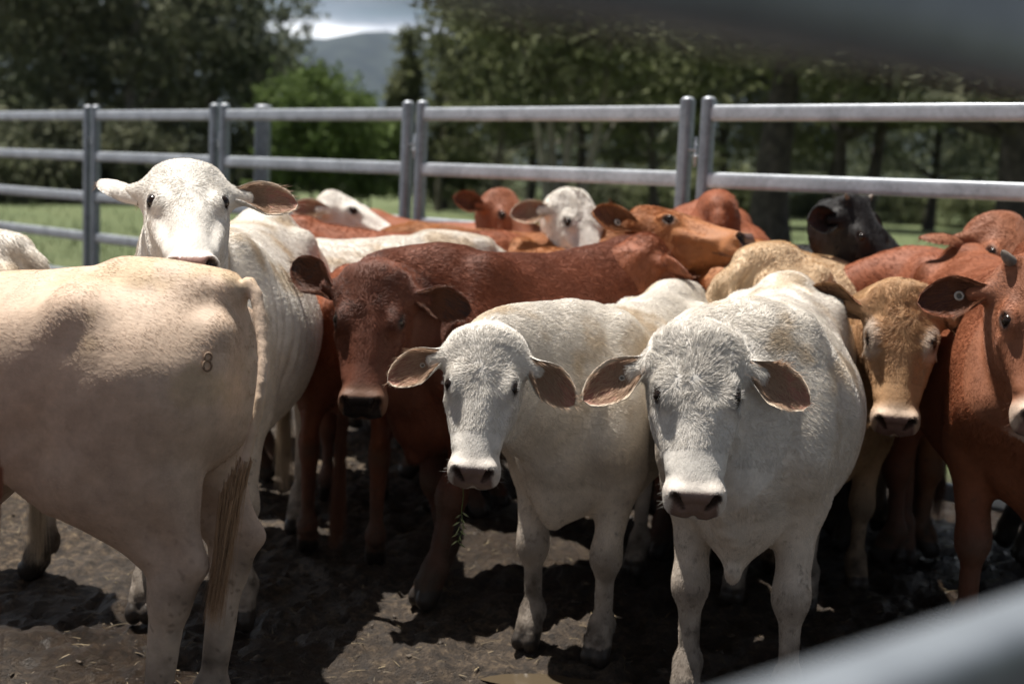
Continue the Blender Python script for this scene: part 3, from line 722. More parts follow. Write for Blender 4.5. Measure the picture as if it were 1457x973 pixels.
#            base            belly            face             leg
COATS = {
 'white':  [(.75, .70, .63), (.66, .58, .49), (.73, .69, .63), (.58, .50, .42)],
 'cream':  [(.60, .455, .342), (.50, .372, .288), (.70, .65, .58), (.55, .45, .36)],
 'tan':    [(.64, .48, .315), (.48, .36, .23), (.42, .28, .16), (.36, .26, .17)],
 'tancurl': [(.50, .32, .175), (.40, .25, .14), (.46, .27, .14), (.36, .26, .17)],
 'darkred': [(.155, .045, .020), (.090, .025, .012), (.105, .034, .018), (.08, .026, .014)],
 'red':    [(.25, .075, .030), (.21, .065, .028), (.24, .08, .036), (.15, .05, .025)],
 'red2':   [(.25, .082, .036), (.24, .085, .04), (.26, .10, .05), (.16, .055, .028)],
 'orange': [(.40, .165, .058), (.34, .14, .05), (.36, .145, .055), (.22, .09, .04)],
 'black':  [(.007, .006, .006), (.006, .005, .005), (.008, .006, .006), (.006, .005, .005)],
}
EAROUT = {'tancurl': (.20, .09, .045)}
EARIN = {'white': (.37, .18, .13), 'cream': (.33, .17, .12), 'tan': (.16, .075, .045), 'tancurl': (.15, .07, .04), 'darkred': (.05, .025, .02), 'red': (.10, .035, .022), 'red2': (.09, .032, .02), 'orange': (.15, .06, .035), 'black': (.05, .018, .012)}
EARHAIR = {'white': (.46, .31, .21), 'cream': (.42, .30, .19), 'tan': (.26, .15, .08), 'tancurl': (.22, .12, .06), 'darkred': (.13, .05, .025), 'red': (.20, .08, .04), 'red2': (.20, .08, .04), 'orange': (.25, .11, .05), 'black': (.02, .015, .012)}
TAILC = {'white': (.45, .36, .26), 'cream': (.34, .22, .13), 'tan': (.34, .22, .12), 'tancurl': (.34, .22, .12), 'darkred': (.08, .03, .018), 'red': (.12, .045, .022), 'red2': (.12, .045, .022), 'orange': (.2, .09, .04), 'black': (.01, .01, .01)}
# ------------------------------------------------------------------ setting
FENCE_A, FENCE_B = 7.0, -0.94                     # the far fence runs along Y = A + B X
def fence_xy(px):
    d = _F+_R*(px-728.5)/FPX+_U*(486.5-160)/FPX; k = d[0]/d[1]; Y = FENCE_A/(1-FENCE_B*k); return np.array([k*Y, Y])
def axis_vals(fine_lo, fine_hi, step, far):
    a = np.arange(fine_lo, fine_hi+step, step); g = []; s = step; x = a[-1]
    while x < far: s *= 1.22; x += s; g.append(x)
    h = []; s = step; x = a[0]
    while x > -far: s *= 1.22; x -= s; h.append(x)
    return np.concatenate([h[::-1], a, g])
gx = axis_vals(-3.2, 2.6, .022, 4500); gy = axis_vals(1.6, 7.0, .026, 4500)
GX, GY = np.meshgrid(gx, gy, indexing='ij'); nx_, ny_ = GX.shape
P3 = np.stack([GX.ravel(), GY.ravel(), np.zeros(GX.size)], 1)
near = np.exp(-np.maximum(0, np.hypot(P3[:, 0], P3[:, 1]-4)-4.5)/2.5)
def ground_h(P):
    n1 = fbm(P, 2.2, 3, 11); n2 = fbm(P, 9, 4, 12); n3 = np.abs(fbm(P, 16, 2, 13)); n4 = fbm(P, 38, 2, 14)
    z = .022*n1+.030*n2-.024*n3+.014*n4
    q = P[:, :2]*6.0; i = np.floor(q).astype(np.int64); best = np.full(len(P), 9.)
    for a in (-1, 0, 1):
        for b in (-1, 0, 1):
            cx = i[:, 0]+a; cy = i[:, 1]+b; px_ = cx+.15+.7*hash3(cx, cy, cx*0, 5); py_ = cy+.15+.7*hash3(cx, cy, cx*0, 6)
            best = np.minimum(best, np.hypot(q[:, 0]-px_, q[:, 1]-py_)/(0.30+.25*hash3(cx, cy, cx*0, 7)))
    z -= .022*np.clip(1-best**2, 0, 1)*(vnoise(P, 2.0, 44) > -.2)               # hoof prints
    pd = np.hypot((P[:, 0]-PUD[0])/.24, (P[:, 1]-PUD[1])/.12); z -= .035*np.exp(-pd**2)
    return z
PUD = at(788, 966, 3.3)[:2]; PUD = (lambda d: np.array([d[0], d[1]])*(-CAMZ/d[2]))(_F+_R*(788-728.5)/FPX+_U*(486.5-968)/FPX)
P3[:, 2] = ground_h(P3)*near
out_y = sstep(.9, 1.8, P3[:, 1]-(FENCE_A+FENCE_B*P3[:, 0]))                   # 1 beyond the fence
far_ = np.hypot(P3[:, 0], P3[:, 1])
P3[:, 2] += .12*out_y*fbm(P3, .12, 3, 21)*sstep(10, 25, far_)
idx = np.arange(nx_*ny_).reshape(nx_, ny_)
GF = np.stack([idx[:-1, :-1], idx[1:, :-1], idx[1:, 1:], idx[:-1, 1:]], -1).reshape(-1, 4)
mud_w = np.clip(.5+.9*fbm(P3, 1.1, 3, 61)+(P3[:, 0]*.12), 0, 1)
m, nt, b = mat('yard_and_paddock_ground')
at_ = N(nt, 'ShaderNodeAttribute', attribute_name='col'); sp = N(nt, 'ShaderNodeSeparateColor'); tc = N(nt, 'ShaderNodeTexCoord'); Lk = nt.links.new
Lk(at_.outputs['Color'], sp.inputs[0])
def ntx(scale, det=6, rough=.6):
    n = N(nt, 'ShaderNodeTexNoise'); n.inputs['Scale'].default_value = scale; n.inputs['Detail'].default_value = det; n.inputs['Roughness'].default_value = rough; Lk(tc.outputs['Object'], n.inputs[0]); return n
def ramp(src, stops):
    r = N(nt, 'ShaderNodeValToRGB'); e = r.color_ramp.elements
    while len(e) < len(stops): e.new(.5)
    for q, (p_, c_) in zip(e, stops): q.position = p_; q.color = (*c_, 1)
    Lk(src, r.inputs[0]); return r
dry = ramp(ntx(34, 8, .7).outputs[0], [(.34, (.014, .009, .006)), (.49, (.048, .033, .021)), (.59, (.125, .088, .056)), (.69, (.26, .195, .12))])
wet = ramp(ntx(22, 8, .7).outputs[0], [(.35, (.010, .0065, .004)), (.55, (.036, .023, .014)), (.70, (.080, .054, .033))])
gr = ramp(ntx(.35, 8, .75).outputs[0], [(.30, (.062, .088, .030)), (.5, (.095, .125, .045)), (.7, (.14, .155, .065))])
m1 = N(nt, 'ShaderNodeMixRGB'); m2 = N(nt, 'ShaderNodeMixRGB')
Lk(sp.outputs[0], m1.inputs[0]); Lk(dry.outputs[0], m1.inputs[1]); Lk(wet.outputs[0], m1.inputs[2])
Lk(sp.outputs[1], m2.inputs[0]); Lk(m1.outputs[0], m2.inputs[1]); Lk(gr.outputs[0], m2.inputs[2]); Lk(m2.outputs[0], b.inputs['Base Color'])
mr = N(nt, 'ShaderNodeMapRange'); mr.inputs[3].default_value = .92; mr.inputs[4].default_value = .22
mm = N(nt, 'ShaderNodeMath', operation='MULTIPLY'); iv = N(nt, 'ShaderNodeMath', operation='SUBTRACT'); iv.inputs[0].default_value = 1; Lk(sp.outputs[1], iv.inputs[1])
Lk(sp.outputs[0], mm.inputs[0]); Lk(iv.outputs[0], mm.inputs[1]); Lk(mm.outputs[0], mr.inputs[0]); Lk(mr.outputs[0], b.inputs['Roughness'])
bp = N(nt, 'ShaderNodeBump'); bp.inputs['Strength'].default_value = 1.0; bp.inputs['Distance'].default_value = .02; Lk(ntx(120, 6, .7).outputs[0], bp.inputs['Height']); Lk(bp.outputs[0], b.inputs['Normal'])
g = mesh_obj('ground', P3, GF, m, None, True, np.stack([mud_w*(1-out_y), out_y, 0*out_y], 1)); tag(g, kind='structure')
# puddle
n = 40; a = np.linspace(0, 2*np.pi, n, endpoint=False); rr = 1+.18*np.sin(3*a+1)+.10*np.sin(5*a)
PV = np.concatenate([[[0, 0, 0]], np.stack([.20*rr*np.cos(a), .075*rr*np.sin(a), 0*a], 1)]); PV[:, :2] += PUD
PV[:, 2] = float(ground_h(np.array([[PUD[0], PUD[1], 0.]]))[0])+.014
mw, ntw, bw = mat('muddy_water'); bw.inputs['Base Color'].default_value = (.085, .065, .042, 1); bw.inputs['Roughness'].default_value = .08
nn_ = N(ntw, 'ShaderNodeTexNoise'); nn_.inputs['Scale'].default_value = 30; bb = N(ntw, 'ShaderNodeBump'); bb.inputs['Strength'].default_value = .08; ntw.links.new(nn_.outputs[0], bb.inputs['Height']); ntw.links.new(bb.outputs[0], bw.inputs['Normal'])
pu = mesh_obj('puddle_water', PV, [(0, i+1, (i+1) % n+1) for i in range(n)], mw); tag(pu, kind='structure')

def blades(name, P, D, Ln, W, mt, kind='stuff', bend=.3):
    n = len(P); up = np.array([0, 0, 1.]); sd = np.cross(D, up+rng.normal(0, .2, (n, 3))); sd /= np.linalg.norm(sd, axis=1)[:, None]+1e-9
    V = np.zeros((n, 5, 3)); mid = P+D*Ln[:, None]*.5; tip = P+D*Ln[:, None]-up*(Ln*bend)[:, None]*.0
    V[:, 0] = P-sd*W[:, None]; V[:, 1] = P+sd*W[:, None]; V[:, 2] = mid+sd*W[:, None]*.9+up*(Ln*bend*.15)[:, None]; V[:, 3] = mid-sd*W[:, None]*.9+up*(Ln*bend*.15)[:, None]; V[:, 4] = tip
    V = V.reshape(-1, 3); F = []
    for i in range(n): q = 5*i; F += [(q, q+1, q+2, q+3), (q+3, q+2, q+4)]
    o = mesh_obj(name, V, F, mt, None, False); tag(o, kind=kind); return o
# straw and trampled hay on the yard
n = 9000; P = np.stack([rng.uniform(-3.4, 2.8, n), rng.uniform(2.2, 7.2, n), np.zeros(n)], 1)
P = P[(P[:, 1] < FENCE_A+FENCE_B*P[:, 0]) & (fbm(P, 1.4, 2, 71) > -.25+rng.normal(0, .15, n))]; n = len(P); P[:, 2] = ground_h(P)+.003
a = rng.uniform(0, 6.28, n); D = np.stack([np.cos(a), np.sin(a), rng.normal(.02, .16, n)], 1)
blades('trampled_straw', P, D, rng.gamma(2, .014, n)+.01, rng.uniform(.0006, .0016, n), noise_mat('straw', (.06, .043, .025), (.26, .20, .11), 9, .7))
# clods of dung and earth
def blob_set(name, P, Rr, mt, fl=.6):
    base, F0 = uvsphere((0, 0, 0), 1.0, None, 8, 6); V = []; F = []
    for i, (p, r) in enumerate(zip(P, Rr)):
        b_ = base*r*rng.uniform(.75, 1.25, 3)*[1, 1, fl]; b_ = b_*(1+.25*rng.normal(0, 1, (len(base), 1))); V.append(b_+p); F.append(F0+i*len(base))
    o = mesh_obj(name, np.concatenate(V), np.concatenate(F), mt, None, True); tag(o, kind='stuff'); return o
n = 1300; P = np.stack([rng.uniform(-3.2, 2.6, n), rng.uniform(2.5, 7.0, n), np.zeros(n)], 1); P[:, 2] = ground_h(P)+.002
blob_set('mud_clods', P, rng.gamma(1.6, .0034, n)+.002, noise_mat('clod_earth', (.018, .013, .009), (.085, .062, .042), 30, .75), .45)
# paddock grass beyond the fence
n = 26000; X = rng.uniform(-16, 14, n); Y = 4.2+rng.gamma(2.0, 6, n); P = np.stack([X*(1+Y/22), Y, np.zeros(n)], 1)
P = P[P[:, 1] > FENCE_A+FENCE_B*P[:, 0]+.25]; n = len(P); a = rng.uniform(0, 6.28, n); D = np.stack([np.cos(a)*.5, np.sin(a)*.5, np.ones(n)], 1); D /= np.linalg.norm(D, axis=1)[:, None]
blades('paddock_grass', P, D, rng.uniform(.04, .14, n)*(1+P[:, 1]/30), rng.uniform(.002, .006, n)*(1+P[:, 1]/14), noise_mat('grass_blades', (.06, .095, .025), (.13, .165, .06), .8, .7))

# ---- hills
hx = np.linspace(-2600, 2600, 110); hy = np.linspace(0, 1, 14)
HX, HY = np.meshgrid(hx, hy, indexing='ij')
ridge = 305+16*np.sin(hx/520+1.2)+9*np.sin(hx/170+2)+5*np.sin(hx/61)
PP = np.stack([HX.ravel(), 2300+900*HY.ravel(), (ridge[:, None]*np.sin(np.clip(HY*1.25, 0, 1)*math.pi/2)**.8).ravel()-2], 1)
PP[:, 2] += (18*fbm(PP, .006, 4, 81)+5*fbm(PP, .03, 3, 82))*(HY.ravel() > .02)
PP[:, 1] += 120*fbm(PP*[1, 0, 0], .004, 3, 83)
idx = np.arange(PP.shape[0]).reshape(HX.shape); HFc = np.stack([idx[:-1, :-1], idx[1:, :-1], idx[1:, 1:], idx[:-1, 1:]], -1).reshape(-1, 4)
tag(mesh_obj('hills', PP, HFc, noise_mat('hill_forest', (.012, .020, .022), (.030, .042, .038), .02, .95, 0, 60, 8)), kind='structure')

# ---- panels
def rail_geo(p0, p1, hh, hwid, nseg=44, pw=4.2):
    """bar with an oval section (height 2hh, width 2hwid) from p0 to p1"""
    p0 = np.asarray(p0, float); p1 = np.asarray(p1, float); e = nrm(p1-p0)
    up = np.array([0, 0, 1.]) if abs(e[2]) < .9 else np.array([1., 0, 0]); sd = nrm(np.cross(e, up)); up = np.cross(sd, e)
    a = np.linspace(0, 2*np.pi, nseg, endpoint=False); c, s_ = np.cos(a), np.sin(a)
    q = np.sign(c)[:, None]*np.abs(c)[:, None]**(2/pw)*hwid*sd+np.sign(s_)[:, None]*np.abs(s_)[:, None]**(2/pw)*hh*up
    V = np.concatenate([p0+q, p1+q]); F = [(i, (i+1) % nseg, nseg+(i+1) % nseg, nseg+i) for i in range(nseg)]
    F += [tuple(range(nseg))[::-1], tuple(range(nseg, 2*nseg))]
    return V, F
def join(geos):
    V = []; F = []; o = 0
    for v, f in geos: V.append(v); F += [tuple(int(x)+o for x in q) for q in f]; o += len(v)
    return np.concatenate(V), F
RAILZ = [1.70, 1.39, 1.08, .77, .46, .15]
def panel(P0, P1, label, group, post=.031, rails=RAILZ, rw=.021, rh=.037, gap=.030, top=1.775, name='cattle_panel', M_GALV=M_GALV):
    P0 = np.asarray(P0, float); P1 = np.asarray(P1, float); d = nrm(np.append(P1-P0, 0)); Ln = np.linalg.norm(P1-P0)
    r = empty(name, (P0[0], P0[1], 0), math.atan2(d[1], d[0])); tag(r, label, 'fence panel', group)
    for z in rails:
        V, F = rail_geo((gap+post, 0, z), (Ln-gap-post, 0, z), rh, rw); mesh_obj('rail', V, F, M_GALV, r, False)
    for x in (gap+post, Ln-gap-post):
        V, F = rail_geo((x, 0, .02), (x, 0, top-.012), post, post, 44, 3.5)
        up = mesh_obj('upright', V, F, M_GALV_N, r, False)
        CV, CF = uvsphere((x, 0, top-.012), (post*1.04, post*1.04, .016), None, 16, 8); mesh_obj('post_cap', CV, CF, M_GALV, up)
        sx = -1 if x < Ln/2 else 1
        for z in (1.50, .45):
            lg = [rail_geo((x+sx*post*.9, 0, z), (x+sx*(post+gap*.95), 0, z), .006, .018), ]
            zz = z+(.03 if sx > 0 else 0)
            V, F = join([rail_geo((x+sx*post*.9, 0, zz), (x+sx*(post+gap*1.3), 0, zz), .0045, .020), rail_geo((x+sx*(post+gap*.95), 0, zz-.05), (x+sx*(post+gap*.95), 0, zz+.06), .008, .008, 10, 2)])
            mesh_obj('pin_lug', V, F, M_GALV, up)
    for x in (gap+post, Ln-gap-post):
        V, F = rail_geo((x, -.10, .012), (x, .10, .012), .010, .035); mesh_obj('foot', V, F, M_GALV, r, False)
    return r
px_posts = [-215, -40, 131, 313, 591, 993]
PTS = [fence_xy(p) for p in px_posts]
d_ = nrm(PTS[-1]-PTS[-2]); PTS += [PTS[-1]+d_*2.05, PTS[-1]+d_*4.1]; PTS = [PTS[0]-d_*2.0]+PTS
fl = ['galvanised panel of the far fence, well beyond the left edge of the herd', 'galvanised panel of the far fence, outermost on the left', 'galvanised far fence panel behind the white back at the left edge',
      'galvanised far fence panel just left of the white head held high', 'galvanised far fence panel directly behind the white head held high', 'galvanised far fence panel behind the white head in profile and the bright shrub',
      'galvanised far fence panel in front of the leaning pale trunks', 'galvanised far fence panel behind the black cow and the thick dark trunk', 'galvanised panel of the far fence past the right-hand trunk']
for i in range(len(PTS)-1): panel(PTS[i], PTS[i+1], fl[i], 'panels of the far fence')
# a second line of panels meets the far fence
q0 = at(374, 200, 9.6)[:2]; dirr = nrm(np.array([.55, .84]))
r = empty('steel_post', (q0[0], q0[1], 0)); tag(r, 'thick galvanised post standing just behind the far fence', 'post')
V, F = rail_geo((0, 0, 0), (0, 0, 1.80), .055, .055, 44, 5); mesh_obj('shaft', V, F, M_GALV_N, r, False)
CV, CF = uvsphere((0, 0, 1.80), (.066, .066, .016), None, 16, 8); mesh_obj('cap', CV, CF, M_GALV, r)
# near panels the picture is taken through
N0 = np.array([.236, .60]); nd = np.array([math.sin(R(49)), math.cos(R(49))])
NZ = [z+(.040 if z > 1.2 else .026) for z in RAILZ]
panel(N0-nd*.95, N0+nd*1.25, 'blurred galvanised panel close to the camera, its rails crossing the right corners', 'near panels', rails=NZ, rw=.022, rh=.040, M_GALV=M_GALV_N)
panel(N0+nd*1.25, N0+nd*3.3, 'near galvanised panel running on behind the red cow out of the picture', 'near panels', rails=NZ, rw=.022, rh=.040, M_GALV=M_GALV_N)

# ---- trees
def tube(pts, rad, ns=8):
    pts = np.asarray(pts, float); V = []; F = []; n = len(pts)
    for i in range(n):
        t = nrm(pts[min(i+1, n-1)]-pts[max(i-1, 0)]); s_ = nrm(np.cross(t, [.31, .95, .05])); u_ = np.cross(s_, t)
        for j in range(ns):
            a = 2*math.pi*j/ns; V.append(pts[i]+(s_*math.cos(a)+u_*math.sin(a))*rad[i]*(1+.10*math.sin(3*a+i)))
    for i in range(n-1):
        for j in range(ns): F.append((i*ns+j, i*ns+(j+1) % ns, (i+1)*ns+(j+1) % ns, (i+1)*ns+j))
    return np.array(V), F
def tree(label, px, Y, height, crown_lo, crown_r, leaf, bark, trunk_r=.2, nleaf=7000, lean=(0, 0), stems=1, name='gum_tree', cat='tree', group=None, clumps=60, lsize=.16, droop=.3, seed=0, nb=11, spread=1.0, shape='round', fan=.8):
    rg = np.random.default_rng(seed+100); p = at(px, 300, Y)[:2]
    r = empty(name, (p[0], p[1], -.05)); tag(r, label, cat, group)
    geos = []; tips = []
    for s_ in range(stems):
        ang = rg.uniform(0, 6.28) if stems == 1 else -fan+2*fan*s_/(max(stems-1, 1))
        ln = np.array([lean[0]+(ang*.38 if stems > 1 else 0), lean[1]+rg.normal(0, .06), 0]); n = 9; hh = height*(.80 if stems == 1 else rg.uniform(.66, .85)); pts = []
        for i in range(n):
            f = i/(n-1); pts.append(np.array([0, 0, 0])+ln*hh*f*(1-.25*f)+np.array([math.sin(f*5+s_*2+seed)*.05, math.cos(f*4+seed)*.05, 0])*hh*.35+np.array([.12*s_ if stems > 1 else 0, 0, hh*f]))
        tr_ = trunk_r*(1 if stems == 1 else .62)
        rd = [tr_*(1.25 if i == 0 else 1)*(1-.82*(i/(n-1))) for i in range(n)]; geos.append(tube(pts, rd, 10))
        tips.append(pts[-1])
        for b_ in range(nb):
            f = rg.uniform(crown_lo/height*.75, .98); k = min(int(f*(n-1)), n-2); o_ = pts[k]+(pts[k+1]-pts[k])*(f*(n-1)-k); a = rg.uniform(0, 6.28)
            Lb = crown_r*rg.uniform(.55, 1.05)*(1.15-f*.6 if shape != 'cone' else 1.3*(1-f)+.25)
            q = [o_]; d = np.array([math.cos(a), math.sin(a), rg.uniform(.25, .8)])
            for j in range(4): d = nrm(d+rg.normal(0, .22, 3)+[0, 0, -.05]); q.append(q[-1]+d*Lb/4)
            r0 = rd[k]*.5; geos.append(tube(q, [r0, r0*.75, r0*.5, r0*.32, r0*.12], 6)); tips += [q[-1], q[-2], (q[-1]+q[-2])/2, q[2]]
    mesh_obj('trunk', *join(geos), bark, r)
    tips = np.array(tips)
    ex = []
    while len(ex) < clumps:
        v = rg.normal(0, 1, 3); v /= np.linalg.norm(v); v *= rg.random()**.4
        zc = (crown_lo+height)/2; zz = zc+v[2]*(height-crown_lo)/2; f = (zz-crown_lo)/(height-crown_lo)
        rr = crown_r*spread*(1 if shape == 'round' else max(.12, 1.05-f)*1.15)
        ex.append([v[0]*rr+lean[0]*zz*.8, v[1]*rr+lean[1]*zz*.8, zz])
    cen = np.concatenate([tips, ex]); ci = rg.integers(0, len(cen), nleaf); cs = rg.uniform(.22, .75, len(cen))*crown_r*.28
    C_ = cen[ci]+rg.normal(0, 1, (nleaf, 3))*cs[ci][:, None]*[1, 1, .7]; C_[:, 2] -= np.abs(rg.normal(0, 1, nleaf))*droop*cs[ci]
    C_[:, 2] = np.maximum(C_[:, 2], max(.15, crown_lo*.8))
    a_ = rg.normal(0, 1, (nleaf, 3)); a_[:, 2] -= droop*2; a_ /= np.linalg.norm(a_, axis=1)[:, None]; b_ = np.cross(a_, rg.normal(0, 1, (nleaf, 3))); b_ /= np.linalg.norm(b_, axis=1)[:, None]
    sz = lsize*rg.uniform(.6, 1.5, nleaf)[:, None]; V = np.zeros((nleaf, 4, 3)); V[:, 0] = C_-a_*sz; V[:, 1] = C_+b_*sz*.42; V[:, 2] = C_+a_*sz; V[:, 3] = C_-b_*sz*.42
    mesh_obj('crown', V.reshape(-1, 3), np.arange(nleaf*4).reshape(-1, 4), leaf, r, False)
    return r
G1, G2, G3 = 'dark gum trees behind the left of the fence', 'olive trees behind the right of the fence', 'low scrub under the trees'
tree('dark gum tree over the far left end of the fence', -10, 46, 13.5, 1.6, 3.6, M_LEAF_D, M_BARK, .28, 8500, seed=1, group=G1, clumps=110)
tree('dark dense gum tree left of the fence post beside the white back', 95, 50, 14, 1.6, 3.8, M_LEAF_B, M_BARK, .3, 8500, seed=2, group=G1, clumps=110)
tree('dark gum tree rising above the white head held high', 195, 48, 13, 1.8, 3.6, M_LEAF_D, M_BARKP, .28, 8500, seed=3, group=G1, clumps=110)
tree('grey-green gum tree with pale limbs, left of the patch of sky', 300, 52, 12.5, 2.4, 3.4, M_LEAF_B, M_BARK, .25, 9000, seed=4, group=G1, clumps=80)
tree('slender grey-green gum whose drooping sprays reach into the sky gap', 372, 58, 10.2, 3.0, 2.5, M_LEAF_B, M_BARKP, .18, 4500, seed=5, group=G1, clumps=45, lsize=.14)
tree('tall dark gum behind the others at the far left', 20, 62, 17, 3, 5, M_LEAF_D, M_BARKD, .3, 9000, seed=6, group=G1, lsize=.2)
tree('tall dark gum in the second row above the second fence panel', 235, 66, 16, 3, 4.6, M_LEAF_D, M_BARKD, .3, 9000, seed=7, group=G1, lsize=.2)
for k, (px, Y, hh, cr_, lf) in enumerate([(-60, 40, 3.0, 2.6, M_LEAF_D), (60, 43, 2.6, 2.4, M_LEAF_D), (160, 44, 2.9, 2.5, M_LEAF_D), (265, 46, 2.4, 2.2, M_LEAF_D), (335, 50, 3.2, 2.0, M_LEAF_M)]):
    tree(['dark scrubby bush beyond the left end of the fence', 'dark low bush behind the left fence panel', 'dark low bush behind the post left of the tall white head', 'dark low bush hidden behind the tall white head', 'olive bush beside the thick steel post'][k], px, Y, hh, .2, cr_, lf, M_BARKD, .06, 5000, seed=20+k, stems=3, name='scrub_bush', cat='bush', group=G3, lsize=.15, nb=6, clumps=40)
tree('bright green leafy shrub lit by the sun, behind the fence', 447, 40, 4.6, 1.0, 1.85, M_LEAF_G, M_BARKD, .09, 14000, seed=30, stems=2, name='leafy_shrub', cat='shrub', lsize=.12, clumps=95, nb=9, fan=.3)
tree('smaller bright green shrub on the right of the leafy one', 515, 43, 3.9, .8, 1.25, M_LEAF_G, M_BARKD, .07, 8000, seed=31, stems=2, name='leafy_shrub', cat='shrub', lsize=.12, clumps=60, nb=7, fan=.3)
tree('dark narrow cone-shaped tree right of the blue hill', 575, 56, 7.9, .6, 1.35, M_LEAF_M, M_BARKD, .14, 9000, seed=40, name='cypress_pine', group=G2, shape='cone', clumps=80)
tree('dark cone-shaped tree second from the hill', 632, 58, 8.1, .6, 1.6, M_LEAF_M, M_BARKD, .15, 9000, seed=41, name='cypress_pine', group=G2, shape='cone', clumps=80)
tree('thin open gum with bare twigs reaching up into the sky', 628, 52, 10.4, 4.4, 1.6, M_LEAF_B, M_BARK, .12, 1500, seed=42, group=G2, clumps=20, lsize=.12, nb=12)
tree('olive gum tree right of the cone-shaped pair', 705, 50, 10.5, 2.8, 2.8, M_LEAF_M, M_BARK, .2, 11000, seed=43, group=G2, clumps=90)
tree('pale multi-stemmed gum with leaning bare trunks', 785, 30, 8.8, 3.9, 3.0, M_LEAF_M, M_BARKP, .21, 8000, seed=44, group=G2, stems=4, clumps=60, fan=.55, lsize=.12)
tree('broad olive gum behind the pale leaning trunks', 820, 52, 12, 3.2, 3.6, M_LEAF_M, M_BARKD, .24, 12000, seed=45, group=G2, clumps=100)
tree('olive gum above the gap between two fence posts', 925, 44, 11, 3.4, 3.0, M_LEAF_M, M_BARKD, .17, 10000, seed=46, group=G2, clumps=90)
tree('dark gum beyond the right-hand fence post', 1030, 54, 13, 3.0, 3.8, M_LEAF_D, M_BARKD, .26, 12000, seed=47, group=G2, clumps=100)
tree('old gum with the thickest dark trunk, behind the brown curly head', 1105, 26, 11, 4.0, 3.4, M_LEAF_M, M_BARKD, .42, 6500, seed=48, group=G2, clumps=50, nb=10, lean=(.015, 0))
tree('dark forked gum behind the black cow', 1212, 31, 11, 4.0, 3.2, M_LEAF_M, M_BARKD, .30, 6500, seed=49, group=G2, clumps=50, stems=2, fan=.35)
tree('olive gum in the second row behind the black cow', 1180, 56, 13, 3.6, 4.0, M_LEAF_M, M_BARKD, .26, 12000, seed=50, group=G2, clumps=100)
tree('olive gum in the second row, right of the forked one', 1320, 60, 13.5, 3.4, 4.2, M_LEAF_B, M_BARKD, .26, 11000, seed=51, group=G2, clumps=100)
tree('dark thick gum trunk at the right edge behind the fence', 1440, 23, 10, 3.8, 3.2, M_LEAF_D, M_BARKD, .42, 6000, seed=52, group=G2, clumps=50)
tree('dense dark gum beyond the right edge', 1500, 46, 13, 2.4, 4, M_LEAF_D, M_BARKD, .26, 11000, seed=53, group=G2, clumps=100)
tree('tall dark gum far behind the middle of the fence', 880, 72, 17, 3.6, 5.5, M_LEAF_D, M_BARKD, .3, 9000, seed=54, group=G2, lsize=.22)
tree('tall dark gum far behind the right-hand fence posts', 1090, 75, 17, 3.6, 5.5, M_LEAF_D, M_BARKD, .3, 9000, seed=55, group=G2, lsize=.22)
tree('tall dark gum far back near the right edge', 1390, 78, 18, 3.6, 6, M_LEAF_D, M_BARKD, .3, 9000, seed=56, group=G2, lsize=.22)
tree('tall dark gum far behind the leaning trunks', 750, 76, 15, 3.6, 4.6, M_LEAF_D, M_BARKD, .3, 8000, seed=57, group=G2, lsize=.22)
for k, (px, Y, hh, cr_, lf) in enumerate([(660, 62, 3.0, 3.0, M_LEAF_D), (860, 66, 2.0, 2.6, M_LEAF_D), (960, 62, 2.2, 2.4, M_LEAF_M), (1160, 74, 1.6, 1.9, M_LEAF_M), (1290, 72, 1.8, 1.9, M_LEAF_M), (1020, 34, 2.2, 1.1, M_LEAF_M), (1390, 66, 2.2, 2.2, M_LEAF_M)]):
    tree(['dark bushes at the foot of the cone-shaped trees', 'dark bush beyond the pale leaning trunks', 'olive bush left of the right-hand fence posts', 'low olive bush between the two dark trunks', 'low olive bush far beyond the black cow', 'small olive bush beside the thickest trunk', 'olive bush in front of the far trees at the right'][k], px, Y, hh, .15, cr_, lf, M_BARKD, .05, 4500, seed=60+k, stems=3, name='scrub_bush', cat='bush', group=G3, lsize=.13, nb=6, clumps=40)

# ---- far woodland that reads as one mass
n = 60000; X = rng.uniform(-75, 110, n); Yd = rng.uniform(96, 118, n); top = 6.5+2.2*np.sin(X*.23)+1.6*np.sin(X*.61+1)+1.1*np.sin(X*1.3)
gap = (X > -24) & (X < -5); top = np.where(gap, 3.2+.8*np.sin(X*.9), top)
C_ = np.stack([X, Yd, top*rng.random(n)**.8], 1); C_ += rng.normal(0, .25, C_.shape)
a_ = rng.normal(0, 1, (n, 3)); a_ /= np.linalg.norm(a_, axis=1)[:, None]; b_ = np.cross(a_, rng.normal(0, 1, (n, 3))); b_ /= np.linalg.norm(b_, axis=1)[:, None]
V = np.stack([C_-a_*.32, C_+b_*.16, C_+a_*.32, C_-b_*.16], 1); tag(mesh_obj('distant_woodland', V.reshape(-1, 3), np.arange(n*4).reshape(-1, 4), M_LEAF_B, None, False), kind='stuff')
